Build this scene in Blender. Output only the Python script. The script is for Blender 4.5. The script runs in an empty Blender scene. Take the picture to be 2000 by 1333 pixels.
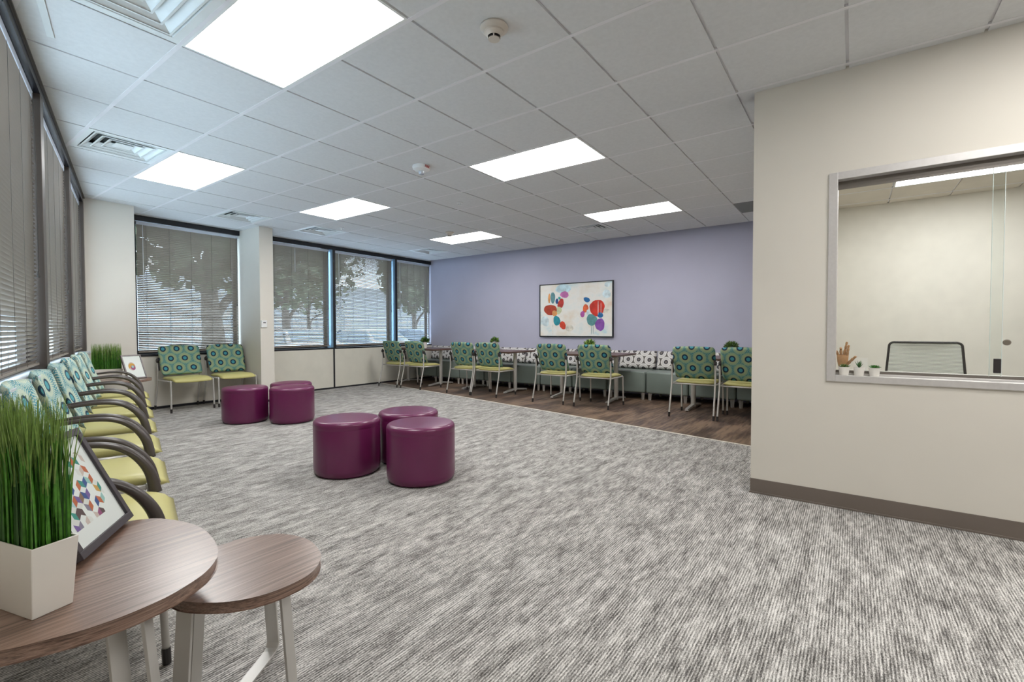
import bpy, bmesh, math, random
from mathutils import Vector, Matrix

# ------------------------------------------------------------------ camera, world, exposure
scene = bpy.context.scene
COL = scene.collection
FPX = 921.83
CZ = 1.132          # camera height
CH = 2.735          # ceiling height
yaw, pitch, roll = math.radians(-54.2014), math.radians(-1.41888), math.radians(-0.12736)
fw = Vector((-math.sin(yaw)*math.cos(pitch), math.cos(yaw)*math.cos(pitch), math.sin(pitch)))
r0 = Vector((math.cos(yaw), math.sin(yaw), 0)); u0 = r0.cross(fw)
rr = r0*math.cos(roll) + u0*math.sin(roll); uu = -r0*math.sin(roll) + u0*math.cos(roll)
cam_d = bpy.data.cameras.new('camera'); cam = bpy.data.objects.new('camera', cam_d); COL.objects.link(cam)
m = Matrix((rr, uu, -fw)).transposed().to_4x4(); m.translation = Vector((0, 0, CZ)); cam.matrix_world = m
cam_d.sensor_width = 36; cam_d.lens = FPX/2000*36; cam_d.clip_start = 0.02; cam_d.clip_end = 400
scene.camera = cam
scene.view_settings.view_transform = 'Standard'; scene.view_settings.look = 'None'
scene.view_settings.gamma = 1; scene.view_settings.use_curve_mapping = False
scene.view_settings.exposure = 1.2
LAMP = 7.0          # ceiling panel emission
world = bpy.data.worlds.new('sky'); scene.world = world; world.use_nodes = True
wn = world.node_tree; wn.nodes['Background'].inputs[0].default_value = (0.70, 0.85, 1.0, 1)
wn.nodes['Background'].inputs[1].default_value = 5.4

rnd = random.Random(7)
def srgb(h):
    h = h.lstrip('#'); c = [int(h[i:i+2], 16)/255 for i in (0, 2, 4)]
    return tuple(x/12.92 if x <= 0.04045 else ((x+0.055)/1.055)**2.4 for x in c) + (1,)

# ------------------------------------------------------------------ material helpers
class NT:
    def __init__(s, name):
        s.m = bpy.data.materials.new(name); s.m.use_nodes = True; s.t = s.m.node_tree
        s.b = s.t.nodes['Principled BSDF']; s.out = s.t.nodes['Material Output']
    def n(s, typ, **kw):
        x = s.t.nodes.new(typ)
        for k, v in kw.items(): setattr(x, k, v)
        return x
    def l(s, a, b): s.t.links.new(a, b)
    def math(s, op, a, b=None, c=None, clamp=False):
        x = s.n('ShaderNodeMath', operation=op); x.use_clamp = clamp
        for i, v in enumerate((a, b, c)):
            if v is None: continue
            if isinstance(v, (int, float)): x.inputs[i].default_value = v
            else: s.l(v, x.inputs[i])
        return x.outputs[0]
    def mix(s, f, a, b, blend='MIX'):
        x = s.n('ShaderNodeMix', data_type='RGBA', blend_type=blend)
        for i, v in ((0, f), (6, a), (7, b)):
            if isinstance(v, (int, float)): x.inputs[i].default_value = v
            elif isinstance(v, tuple): x.inputs[i].default_value = v
            else: s.l(v, x.inputs[i])
        return x.outputs[2]
    def coord(s, kind='Object'): return s.n('ShaderNodeTexCoord').outputs[kind]
    def scale(s, vec, sc):
        x = s.n('ShaderNodeVectorMath', operation='MULTIPLY'); s.l(vec, x.inputs[0]); x.inputs[1].default_value = sc
        return x.outputs[0]
    def noise(s, vec, sc=1.0, detail=3, rough=.5):
        x = s.n('ShaderNodeTexNoise'); s.l(vec, x.inputs['Vector']); x.inputs['Scale'].default_value = sc
        x.inputs['Detail'].default_value = detail; x.inputs['Roughness'].default_value = rough
        return x.outputs['Fac']
    def ramp(s, f, stops, interp='LINEAR'):
        x = s.n('ShaderNodeValToRGB'); x.color_ramp.interpolation = interp; e = x.color_ramp.elements
        while len(e) < len(stops): e.new(0.5)
        for el, (p, c) in zip(e, stops): el.position = p; el.color = c
        s.l(f, x.inputs[0]); return x.outputs[0]
    def bump(s, f, strength=.2, dist=.002):
        x = s.n('ShaderNodeBump'); x.inputs['Strength'].default_value = strength; x.inputs['Distance'].default_value = dist
        s.l(f, x.inputs['Height']); s.l(x.outputs[0], s.b.inputs['Normal'])

def mat(name, hexc, rough=.6, metal=0., spec=.5, var=0., vscale=6., bump=0., bscale=200., coat=0.):
    k = NT(name); b = k.b
    b.inputs['Base Color'].default_value = srgb(hexc); b.inputs['Roughness'].default_value = rough
    b.inputs['Metallic'].default_value = metal; b.inputs['Specular IOR Level'].default_value = spec
    if coat: b.inputs['Coat Weight'].default_value = coat; b.inputs['Coat Roughness'].default_value = .15
    c = srgb(hexc)
    v = max(var, .03)
    f = k.noise(k.coord(), vscale, 3)
    lo = tuple(x*(1-v) for x in c[:3])+(1,); hi = tuple(min(1, x*(1+v)) for x in c[:3])+(1,)
    k.l(k.ramp(f, [(.3, lo), (.7, hi)]), b.inputs['Base Color'])
    if bump: k.bump(k.noise(k.coord(), bscale, 2), bump, .001)
    return k.m

def emis(name, col, strength):
    k = NT(name); k.b.inputs['Base Color'].default_value = (.9, .9, .9, 1)
    k.b.inputs['Emission Color'].default_value = col; k.b.inputs['Emission Strength'].default_value = strength
    return k.m

def glass(name, tint=(.96, .98, .98, 1), refl=.06):
    k = NT(name); k.t.nodes.remove(k.b)
    tr = k.n('ShaderNodeBsdfTransparent'); tr.inputs[0].default_value = tint
    gl = k.n('ShaderNodeBsdfGlossy'); gl.inputs['Roughness'].default_value = .02
    lw = k.n('ShaderNodeLayerWeight'); lw.inputs[0].default_value = .5
    f = k.math('MULTIPLY_ADD', k.math('POWER', lw.outputs['Facing'], 4.5), .45, refl*.3)
    mx = k.n('ShaderNodeMixShader'); k.l(f, mx.inputs[0]); k.l(tr.outputs[0], mx.inputs[1]); k.l(gl.outputs[0], mx.inputs[2])
    k.l(mx.outputs[0], k.out.inputs[0]); return k.m

def circles(name, ax, ay, a, b, rings, bg, halo_dash, rough=.75, rand=True):
    """staggered round medallions with a sunburst halo, in the object's own ax/ay plane"""
    k = NT(name); k.b.inputs['Roughness'].default_value = rough; k.b.inputs['Specular IOR Level'].default_value = .25
    sep = k.n('ShaderNodeSeparateXYZ'); k.l(k.coord(), sep.inputs[0])
    u, v = sep.outputs[ax], sep.outputs[ay]
    if rand:
        oi = k.n('ShaderNodeObjectInfo').outputs['Random']
        u = k.math('ADD', u, k.math('MULTIPLY', oi, .7)); v = k.math('ADD', v, k.math('MULTIPLY', oi, 1.9))
    pu, pv = k.math('WRAP', u, a/2, -a/2), k.math('WRAP', v, b/2, -b/2)
    qu, qv = k.math('WRAP', k.math('ADD', u, a/2), a/2, -a/2), k.math('WRAP', k.math('ADD', v, b/2), b/2, -b/2)
    def ln(x, y): return k.math('SQRT', k.math('ADD', k.math('MULTIPLY', x, x), k.math('MULTIPLY', y, y)))
    dA, dB = ln(pu, pv), ln(qu, qv)
    t = k.math('LESS_THAN', dA, dB)
    def pick(x, y): return k.math('ADD', k.math('MULTIPLY', x, t), k.math('MULTIPLY', y, k.math('SUBTRACT', 1, t)))
    d = k.math('MINIMUM', dA, dB); ang = k.math('ARCTAN2', pick(pu, qu), pick(pv, qv))
    ripple = k.math('MULTIPLY', k.math('MULTIPLY', k.math('SINE', k.math('MULTIPLY', ang, 22)), k.math('GREATER_THAN', d, .055)), .0025)
    dd = k.math('DIVIDE', k.math('ADD', d, ripple), .125)
    base = k.ramp(dd, [(p/.125, srgb(c)) for p, c in rings], 'CONSTANT')
    dash = k.math('GREATER_THAN', k.math('SINE', k.math('MULTIPLY', ang, 34)), .25)
    ringwave = k.math('GREATER_THAN', k.math('SINE', k.math('MULTIPLY', d, 900)), -.5)
    zone = k.math('MULTIPLY', k.math('GREATER_THAN', d, halo_dash[0]), k.math('LESS_THAN', d, halo_dash[1]))
    f = k.math('MULTIPLY', k.math('MULTIPLY', dash, ringwave), zone)
    k.l(k.mix(f, base, srgb(halo_dash[2])), k.b.inputs['Base Color'])
    k.bump(k.noise(k.coord(), 700, 1), .15, .0006)
    return k.m

def wood(name, cols, sx, sy, rough=.35, spec=.5, coat=0.):
    """zebra grain running along x"""
    k = NT(name); co = k.coord()
    f1 = k.noise(k.scale(co, (sx, sy, sy*4)), 1, 5, .65); f2 = k.noise(k.scale(co, (sx*2.5, sy*3.5, sy*7)), 1, 2)
    f = k.math('ADD', k.math('MULTIPLY', f1, .75), k.math('MULTIPLY', f2, .3))
    k.l(k.ramp(f, [(p, srgb(c)) for p, c in cols]), k.b.inputs['Base Color'])
    k.b.inputs['Roughness'].default_value = rough; k.b.inputs['Specular IOR Level'].default_value = spec
    if coat: k.b.inputs['Coat Weight'].default_value = coat; k.b.inputs['Coat Roughness'].default_value = .3
    k.bump(f2, .08, .0005)
    return k.m

def carpet():
    k = NT('carpet'); co = k.coord(); sep = k.n('ShaderNodeSeparateXYZ'); k.l(co, sep.inputs[0])
    rib = k.math('SINE', k.math('MULTIPLY', sep.outputs[1], 2*math.pi/.0105))
    rib = k.math('MULTIPLY_ADD', rib, .5, .5)
    streak = k.noise(k.scale(co, (13, 105, 1)), 1, 3, .6)
    mott = k.noise(k.scale(co, (4, 14, 1)), 1, 3, .6)
    speck = k.noise(k.scale(co, (110, 260, 1)), 1, 2)
    f = k.math('ADD', k.math('MULTIPLY', streak, .62), k.math('MULTIPLY', mott, .42))
    f = k.math('ADD', f, k.math('MULTIPLY', speck, .62)); f = k.math('ADD', f, k.math('MULTIPLY', rib, .17))
    f = k.math('SUBTRACT', f, .415)
    k.l(k.ramp(f, [(.30, srgb('#4b4947')), (.42, srgb('#7b7875')), (.54, srgb('#aaa7a3')), (.68, srgb('#d8d5d1'))]), k.b.inputs['Base Color'])
    k.b.inputs['Roughness'].default_value = .95; k.b.inputs['Specular IOR Level'].default_value = .1
    k.bump(rib, .35, .003); return k.m

def planks():
    k = NT('wood_planks'); co = k.coord(); br = k.n('ShaderNodeTexBrick')
    k.l(co, br.inputs['Vector']); br.inputs['Scale'].default_value = 1; br.inputs['Brick Width'].default_value = 1.2
    br.inputs['Row Height'].default_value = .15; br.inputs['Mortar Size'].default_value = .0012
    br.inputs['Color1'].default_value = (.25, .25, .25, 1); br.inputs['Color2'].default_value = (.75, .75, .75, 1)
    br.inputs['Mortar'].default_value = (0, 0, 0, 1); br.inputs['Bias'].default_value = 0
    f1 = k.noise(k.scale(co, (3, 26, 1)), 1, 4, .6); f2 = k.noise(k.scale(co, (1.6, 5, 1)), 1, 2)
    f = k.math('ADD', k.math('MULTIPLY', f1, .6), k.math('MULTIPLY', f2, .45))
    f = k.math('ADD', f, k.math('MULTIPLY', br.outputs['Color'], .18))
    k.l(k.ramp(f, [(.38, srgb('#2d221d')), (.55, srgb('#54433a')), (.72, srgb('#89725f'))]), k.b.inputs['Base Color'])
    k.b.inputs['Roughness'].default_value = .42; k.b.inputs['Specular IOR Level'].default_value = .45
    return k.m

M = {}
M['wall'] = mat('cream_wall_paint', '#d9d4ca', .85, spec=.2, var=.015, vscale=1.5, bump=.05)
M['purple'] = mat('lavender_wall_paint', '#b9b8cb', .8, spec=.25, var=.015, vscale=1.5, bump=.05)
M['panel'] = mat('cream_lower_panel', '#d9d5c8', .6, var=.01)
M['office'] = mat('office_wall_paint', '#e9e6de', .85, spec=.2, var=.01)
M['tile'] = mat('acoustic_ceiling_tile', '#d9dadb', .95, spec=.1, var=.02, vscale=40, bump=.15, bscale=400)
M['grid'] = mat('ceiling_grid_metal', '#e4e3e6', .5, var=.01)
M['white'] = mat('white_enamel', '#e6e7e6', .4, var=.01)
M['ventwhite'] = mat('vent_enamel', '#e2e6e6', .3, var=.01)
M['ventdark'] = mat('vent_throat', '#3c4444', .5)
M['smoke'] = mat('warm_white_plastic', '#cdc5bb', .35)
M['bronze'] = mat('bronze_window_frame', '#4d443e', .45, metal=.2)
M['black'] = mat('black_window_frame', '#1c1e24', .35)
M['header'] = mat('dark_window_header', '#1d2636', .25, spec=.7)
M['slat'] = mat('blind_slat', '#8f867c', .45, spec=.4)
M['rail'] = mat('blind_rail', '#d3dae6', .4)
M['cord'] = mat('blind_cord', '#4b4744', .7)
M['wandw'] = mat('blind_wand', '#e8ecf0', .3)
M['alu'] = mat('brushed_aluminium', '#c9c6c4', .42, metal=.35, var=.02, vscale=60)
M['base'] = mat('brown_vinyl_base', '#6f655d', .5)
M['strip'] = mat('light_transition_strip', '#e6e1d6', .4)
M['carpet'] = carpet(); M['planks'] = planks()
M['glass'] = glass('window_glass'); M['glass2'] = glass('counter_glass', (.97, .985, .98, 1))
M['lamp'] = emis('light_diffuser', (1, .985, .96, 1), LAMP)
M['silver'] = mat('silver_painted_steel', '#c8c5c0', .35, metal=.45)
M['charcoal'] = mat('dark_plastic', '#2c2828', .4)
M['arm'] = mat('dark_brown_arm_plastic', '#4a4340', .33, spec=.5)
M['green'] = mat('chartreuse_vinyl', '#c2bb7a', .42, spec=.45, var=.03, bump=.08, bscale=500)
M['purplevinyl'] = mat('plum_vinyl', '#671c4c', .33, spec=.55, coat=.2, var=.06, vscale=4, bump=.05, bscale=500)
M['greyvinyl'] = mat('sage_grey_vinyl', '#7c8781', .38, spec=.5, var=.03)
M['plinth'] = mat('black_plinth', '#151516', .8)
M['teal'] = circles('teal_medallion_fabric', 0, 2, .178, .275,
    [(0, '#3a8391'), (.022, '#162c42'), (.039, '#8a9672'), (.060, '#70907a'), (.078, '#27707c')], '#27707c', (.05, .1, '#98a47c'))
M['teal2'] = circles('glare_paled_teal_medallion_fabric', 0, 2, .19, .30,  # glare on the window row is mixed into these paler fabric colours
    [(0, '#5aa3ae'), (.024, '#2c475c'), (.038, '#b3c4b4'), (.066, '#86b0b2'), (.084, '#458c9c')], '#458c9c', (.045, .12, '#d6dcc6'))
M['greymed'] = circles('grey_medallion_fabric', 1, 2, .185, .29,
    [(0, '#77706c'), (.018, '#3b3a43'), (.033, '#cfcbc9'), (.052, '#bdb9b8'), (.066, '#d9d6d4'), (.084, '#67625f')], '#67625f', (.04, .085, '#e8e6e4'), rand=True)
M['walnut'] = wood('grey_walnut_laminate', [(.36, '#4a372e'), (.5, '#7a5f51'), (.62, '#94796a'), (.72, '#ab9080')], 2.2, 75, .28, .6, coat=.4)
M['darkwood'] = wood('walnut_table_top', [(.36, '#3b2a24'), (.55, '#5a4037'), (.72, '#775a4d')], 2.2, 60, .35, .5)
M['grass'] = mat('artificial_grass', '#4f8a2c', .5, var=.35, vscale=60)
M['grasstip'] = mat('grass_tips', '#7a984a', .5, var=.3, vscale=60)
M['leaf'] = mat('green_leaf', '#6f9440', .5, var=.35, vscale=70)
M['leaf2'] = mat('dark_green_leaf', '#3c5a30', .5, var=.3, vscale=70)
M['pot'] = mat('white_ceramic', '#e8e4dd', .4, var=.01)
M['soil'] = mat('soil', '#3a2d22', .9, var=.3)
M['frameblk'] = mat('charcoal_wood_frame', '#423c40', .55, var=.1, vscale=80)
M['framesil'] = mat('pewter_frame', '#77706f', .4, metal=.4)
M['mat'] = mat('white_mat_board', '#f2efea', .8, var=.01)
M['woodhand'] = mat('tan_wood', '#b98c62', .5, var=.15, vscale=40)
M['mesh'] = None

def meshback():
    k = NT('grey_chair_mesh'); sep = k.n('ShaderNodeSeparateXYZ'); k.l(k.coord(), sep.inputs[0])
    w = k.math('GREATER_THAN', k.math('SINE', k.math('MULTIPLY', sep.outputs[2], 2*math.pi/.011)), -.2)
    k.l(k.ramp(w, [(0, srgb('#9aa09a')), (1, srgb('#dfe3dc'))], 'CONSTANT'), k.b.inputs['Base Color'])
    k.b.inputs['Roughness'].default_value = .7
    tr = k.n('ShaderNodeBsdfTransparent'); mx = k.n('ShaderNodeMixShader')
    k.l(k.math('MULTIPLY_ADD', w, .35, .6), mx.inputs[0]); k.l(tr.outputs[0], mx.inputs[1]); k.l(k.b.outputs[0], mx.inputs[2])
    k.l(mx.outputs[0], k.out.inputs[0]); return k.m
M['mesh'] = meshback()

# ------------------------------------------------------------------ mesh helpers
class MB:
    def __init__(s): s.bm = bmesh.new(); s.mi = 0
    def _f(s, vs):
        try:
            f = s.bm.faces.new(vs); f.material_index = s.mi; return f
        except ValueError: return None
    def box(s, x0, x1, y0, y1, z0, z1): return s.obox(Vector(((x0+x1)/2, (y0+y1)/2, (z0+z1)/2)), (x1-x0, y1-y0, z1-z0))
    def obox(s, c, size, ex=Vector((1, 0, 0)), ey=Vector((0, 1, 0)), ez=None):
        ex = Vector(ex).normalized(); ey = Vector(ey).normalized(); ez = ez or ex.cross(ey)
        c = Vector(c); a, b, d = [q/2 for q in size]
        v = [s.bm.verts.new(c+ex*a*i+ey*b*j+ez*d*k) for k in (-1, 1) for j in (-1, 1) for i in (-1, 1)]
        for q in ((0, 2, 3, 1), (4, 5, 7, 6), (0, 1, 5, 4), (2, 6, 7, 3), (0, 4, 6, 2), (1, 3, 7, 5)): s._f([v[i] for i in q])
        return s
    def poly(s, pts): return s._f([s.bm.verts.new(Vector(p)) for p in pts])
    def prism(s, pts, z0, z1):
        lo = [s.bm.verts.new((x, y, z0)) for x, y in pts]; hi = [s.bm.verts.new((x, y, z1)) for x, y in pts]; n = len(pts)
        s._f(lo[::-1]); s._f(hi)
        for i in range(n): s._f([lo[i], lo[(i+1) % n], hi[(i+1) % n], hi[i]])
        return s
    def sweep(s, pts, sec, up=Vector((0, 0, 1)), caps=True, closed=False):
        """sec: list of (a,b) or function i->list, a along side, b along local up"""
        pts = [Vector(p) for p in pts]; n = len(pts); rings = []; side_prev = None
        for i, p in enumerate(pts):
            if closed: t = pts[(i+1) % n]-pts[i-1]
            else: t = (pts[min(i+1, n-1)]-pts[max(i-1, 0)])
            t.normalize()
            side = t.cross(up) if side_prev is None else side_prev - t*side_prev.dot(t)
            if side.length < 1e-4: side = t.cross(Vector((1, 0, 0)))
            side.normalize(); side_prev = side; w = side.cross(t)
            sc = sec(i) if callable(sec) else sec
            rings.append([s.bm.verts.new(p+side*a+w*b) for a, b in sc])
        k = len(rings[0])
        for i in range(n if closed else n-1):
            A, B = rings[i], rings[(i+1) % n]
            for j in range(k): s._f([A[j], A[(j+1) % k], B[(j+1) % k], B[j]])
        if caps and not closed: s._f(rings[0][::-1]); s._f(rings[-1])
        return s
    def tube(s, pts, r, seg=10, up=Vector((0, 0, 1)), caps=True, closed=False, flat=1.):
        def sec(i):
            q = r[i] if isinstance(r, (list, tuple)) else r
            return [(q*math.cos(2*math.pi*k/seg), q*flat*math.sin(2*math.pi*k/seg)) for k in range(seg)]
        return s.sweep(pts, sec, up, caps, closed)
    def lathe(s, prof, seg=32, c=(0, 0, 0), axis=None, sx=1, sy=1):
        c = Vector(c); R = Matrix.Identity(3) if axis is None else Vector((0, 0, 1)).rotation_difference(Vector(axis)).to_matrix()
        rings = []
        for r, z in prof:
            if r < 1e-6: rings.append([s.bm.verts.new(c+R@Vector((0, 0, z)))])
            else: rings.append([s.bm.verts.new(c+R@Vector((sx*r*math.cos(2*math.pi*k/seg), sy*r*math.sin(2*math.pi*k/seg), z))) for k in range(seg)])
        for A, B in zip(rings, rings[1:]):
            for j in range(seg):
                j2 = (j+1) % seg
                if len(A) == 1 and len(B) == 1: continue
                if len(A) == 1: s._f([A[0], B[j2], B[j]])
                elif len(B) == 1: s._f([A[j], A[j2], B[0]])
                else: s._f([A[j], A[j2], B[j2], B[j]])
        return s
    def pillow(s, fn, nu=18, nv=12):
        """fn(u,v,side)->pos, u,v in [-1,1]; both sides share the rim"""
        g = {}
        for sd in (0, 1):
            for i in range(nu+1):
                for j in range(nv+1):
                    rim = i in (0, nu) or j in (0, nv)
                    if rim and sd: g[1, i, j] = g[0, i, j]; continue
                    g[sd, i, j] = s.bm.verts.new(fn(-1+2*i/nu, -1+2*j/nv, sd))
        for sd in (0, 1):
            for i in range(nu):
                for j in range(nv):
                    q = [g[sd, i, j], g[sd, i+1, j], g[sd, i+1, j+1], g[sd, i, j+1]]
                    s._f(q if sd else q[::-1])
        return s
    def build(s, name, mats, parent=None, smooth=False, bevel=0., seg=2, loc=None, rotz=None, recalc=True):
        if recalc: bmesh.ops.recalc_face_normals(s.bm, faces=s.bm.faces)
        me = bpy.data.meshes.new(name); s.bm.to_mesh(me); s.bm.free()
        for mm in (mats if isinstance(mats, (list, tuple)) else [mats]): me.materials.append(mm)
        o = bpy.data.objects.new(name, me); COL.objects.link(o)
        if smooth: me.polygons.foreach_set('use_smooth', [True]*len(me.polygons))
        if bevel:
            b = o.modifiers.new('bevel', 'BEVEL'); b.width = bevel; b.segments = seg; b.limit_method = 'ANGLE'; b.angle_limit = math.radians(40)
            if smooth is None: me.polygons.foreach_set('use_smooth', [True]*len(me.polygons))
        if parent: o.parent = parent
        if loc is not None: o.location = loc
        if rotz is not None: o.rotation_euler = (0, 0, rotz)
        return o

def autosmooth(o, ang=35):
    me = o.data
    me.polygons.foreach_set('use_smooth', [True]*len(me.polygons))
    try: me.set_sharp_from_angle(angle=math.radians(ang))
    except Exception: pass
    return o

def thing(name, label, cat, loc=(0, 0, 0), rotz=0., group=None):
    o = bpy.data.objects.new(name, None); COL.objects.link(o); o.location = loc; o.rotation_euler = (0, 0, rotz)
    o.empty_display_size = .1
    tag(o, label, cat, group); return o
def tag(o, label=None, cat=None, group=None, kind=None):
    for k, v in (('label', label), ('category', cat), ('group', group), ('kind', kind)):
        if v: o[k] = v
    return o
KIDS = {}
def kids(o): return [c for c in bpy.data.objects if c.parent == o]
def dup(root, label, loc, rotz=0., group=None):
    def cp(o, par):
        c = o.copy(); COL.objects.link(c)
        if par: c.parent = par
        for ch in kids(o): cp(ch, c)
        return c
    r = cp(root, None); r.location = loc; r.rotation_euler = (0, 0, rotz); r['label'] = label
    if group: r['group'] = group
    return r
def struct(o, label=None):
    o['kind'] = 'structure'
    if label: o['label'] = label
    return o
def spline(pts, n=6, closed=False):
    P = [Vector(p) for p in pts]; out = []; N = len(P)
    rng = range(N if closed else N-1)
    for i in rng:
        if closed: a, b, c, d = P[i-1], P[i], P[(i+1) % N], P[(i+2) % N]
        else: a, b, c, d = P[max(i-1, 0)], P[i], P[i+1], P[min(i+2, N-1)]
        for k in range(n):
            t = k/n
            out.append(.5*((2*b)+(c-a)*t+(2*a-5*b+4*c-d)*t*t+(3*b-a-3*c+d)*t**3))
    if not closed: out.append(P[-1])
    return out
def ss(u, p=8): return math.sqrt(max(0., 1-abs(u)**p))

# ------------------------------------------------------------------ plan
G = .6096
def GX(i): return (.7963+i)*G
def GY(i): return (5.0737+i)*G
XP = 7.95       # lavender wall
YF = 8.09       # far window wall
XR = 3.60       # reception wall face
P0 = Vector((1.63, 7.55, 0)); LD = Vector((.277, 1, 0)).normalized(); LN = Vector((LD.y, -LD.x, 0))
def L(s, t, z=0.): return P0 - LD*s + LN*t + Vector((0, 0, z))
YB = -3.6

# floors
def woodx(y): return 6.47-(8.09-y)*.2
b = MB()
b.prism([tuple(L(12.4, -.12)[:2]), (XR, YB), (XR+.06, .5), (woodx(.5), .5), (woodx(8.15), 8.15), tuple((1.6, 8.15))], -.1, 0)
struct(b.build('floor', M['carpet']), 'grey and white ribbed carpet floor')
b = MB(); b.prism([(woodx(.5)+.001, .5), (XP+.05, .5), (XP+.05, 8.15), (woodx(8.15)+.001, 8.15)], -.1, .001)
struct(b.build('floor', M['planks']), 'dark brown wood plank floor below the banquette')
b = MB(); b.prism([(XR+.061, YB), (8.05, YB), (8.05, .499), (XR+.061, .499)], -.1, 0)
struct(b.build('floor', M['carpet']), 'grey carpet floor of the office behind the counter window')
b = MB(); v = Vector((woodx(8.09)-woodx(.6), 7.49, 0)).normalized()
b.obox(Vector(((woodx(8.09)+woodx(.6))/2, 4.345, .002)), (7.64, .016, .006), v, Vector((-v.y, v.x, 0)))
struct(b.build('trim_1', M['strip']), 'pale transition strip between carpet and wood floor')

# ------------------------------------------------------------------ ceiling
lights = [(1, -2), (2, 3), (3, 3), (5, -2), (6, 3), (9, -2), (9, 3), (1, -8), (3, -8)]
lights = [(1, -2), (2, 3), (5, -2), (9, -2), (1, -8), (3, -8)]
lights += [(5, 3), (9, 3)]
supply = [(0, -1), (1, 3), (4, 6), (6, 6), (10, 6), (10, 0)]
skip = set()
for i, j in lights: skip |= {(i, j), (i, j+1)}
for i, j in supply: skip.add((i, j))
skip.add((10, -4))
def ceiling(name, cells, tilemat, skip, clipleft, gx, gy, lab):
    b = MB(); g = .008
    for i, j in cells:
        if (i, j) in skip: continue
        x0, x1, y0, y1 = gx(i)+g, gx(i+1)-g, gy(j)+g, gy(j+1)-g
        x1 = min(x1, XP); y1 = min(y1, YF)
        if clipleft and i >= 6: y0 = max(y0, .5)
        if clipleft and i == 5 and j < -5: x1 = XR+.05
        if clipleft and i == 5 and j == -5:
            b.box(XR+.1, x1, .5, y1, CH, CH+.02); x1 = XR+.1
        if x1-x0 < .01 or y1-y0 < .01: continue
        b.box(x0, x1, y0, y1, CH, CH+.02)
    b.mi = 1
    I = [c[0] for c in cells]; J = [c[1] for c in cells]
    X0, X1, Y0, Y1 = gx(min(I)), min(gx(max(I)+1), XP+.02), gy(min(J)), min(gy(max(J)+1), YF+.02)
    for i in range(min(I), max(I)+2):
        if gx(i) < XP+.1:
            j0 = Y0
            b.box(gx(i)-.012, gx(i)+.012, (.5 if clipleft and i >= 6 else Y0), Y1, CH-.0015, CH+.03)
    for j in range(min(J), max(J)+2): b.box(X0, (XR+.02 if clipleft and gy(j) < .5 else X1), gy(j)-.012, gy(j)+.012, CH+.013, CH+.0295)
    if clipleft:
        p = L(0, -.02)
        bmesh.ops.bisect_plane(b.bm, geom=b.bm.verts[:]+b.bm.edges[:]+b.bm.faces[:], plane_co=p, plane_no=LN, clear_inner=True)
    return struct(b.build(name, [tilemat, M['grid']]), lab)
cells = [(i, j) for i in range(-4, 12) for j in range(-4, 6+3)]
cells += [(i, j) for i in range(-5, 6) for j in range(-11, -4)] + [(i, -5) for i in range(6, 12)]
cells = [c for c in cells if GX(c[0]) < XP and GY(c[1]) < YF]
ceiling('ceiling', cells, M['tile'], skip, True, GX, GY, 'suspended ceiling of pale grey square tiles')
OX = lambda i: 6.92-(9-i)*.6 if i <= 9 else 6.92+(i-9)*.6
OY = lambda j: -.35-(-j)*.58 if True else 0
ocells = [(i, j) for i in range(4, 11) for j in range(-5, 2)]
def OY(j): return -.35+j*.58
ocells = [(i, j) for i in range(4, 11) for j in range(-6, 2) if OY(j+1) < .82]
M['otile'] = mat('office_ceiling_tile', '#ddd6ca', .95, spec=.1, var=.02)
def OYc(j): return min(OY(j), .44)
ceiling('ceiling', ocells, M['otile'], {(8, -1), (8, -2), (5, -1), (5, -2)}, False, OX, OYc, 'cream tiled ceiling of the office behind the counter window')
# solid deck above the tiles
b = MB(); b.prism([tuple(L(12.4, -.3)[:2]), (8.2, YB-.2), (8.2, 8.4), (1.2, 8.4)], CH+.12, CH+.22)
struct(b.build('ceiling', M['ventdark']), 'dark deck above the ceiling tiles')

def light_fixture(x0, x1, y0, y1, lab, z=CH, grp='recessed ceiling light panels'):
    cx, cy = (x0+x1)/2, (y0+y1)/2
    t = thing('ceiling_light', lab, 'light', (cx, cy, z), 0, grp); w, d = (x1-x0)/2, (y1-y0)/2
    b = MB(); e = .022; g = .006
    for a in ((-w+g, w-g, -d+g, -d+e), (-w+g, w-g, d-e, d-g), (-w+g, -w+e, -d+e, d-e), (w-e, w-g, -d+e, d-e)): b.box(*a, -.002, .03)
    b.build('frame', M['white'], t)
    b = MB(); b.box(-w+e, w-e, -d+e, d-e, .0005, .0045); b.build('diffuser', M['lamp'], t)
    b = MB(); b.box(-w+g, w-g, -d+g, d-g, .03, .07); b.build('housing', M['white'], t)
    return t
LL = {(1, -2): 'large glowing ceiling light panel nearest the camera, beside the big vent',
      (2, 3): 'glowing ceiling light panel near the left windows, beside a square vent',
      (5, -2): 'glowing ceiling light panel in mid room, between the beige smoke detector and fire alarm',
      (5, 3): 'glowing ceiling light panel in front of the far windows, left of the round sprinkler head',
      (9, -2): 'glowing ceiling light panel close to the lavender wall, beside the return vent',
      (9, 3): 'small far glowing ceiling light panel where far windows and lavender wall meet',
      (1, -8): 'ceiling light panel behind the camera near the left wall', (3, -8): 'ceiling light panel behind the camera near the reception wall'}
for i, j in lights: light_fixture(GX(i), GX(i+1), GY(j), GY(j+2), LL[(i, j)])
light_fixture(OX(8), OX(9), OY(-2), OY(0), 'glowing ceiling light panel inside the office seen through the counter glass', grp='office ceiling lights')
light_fixture(OX(5), OX(6), OY(-2), OY(0), 'added unseen ceiling light panel brightening the office behind the counter window head', grp='office ceiling lights')  # extra panel added out of view to brighten the office

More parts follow.
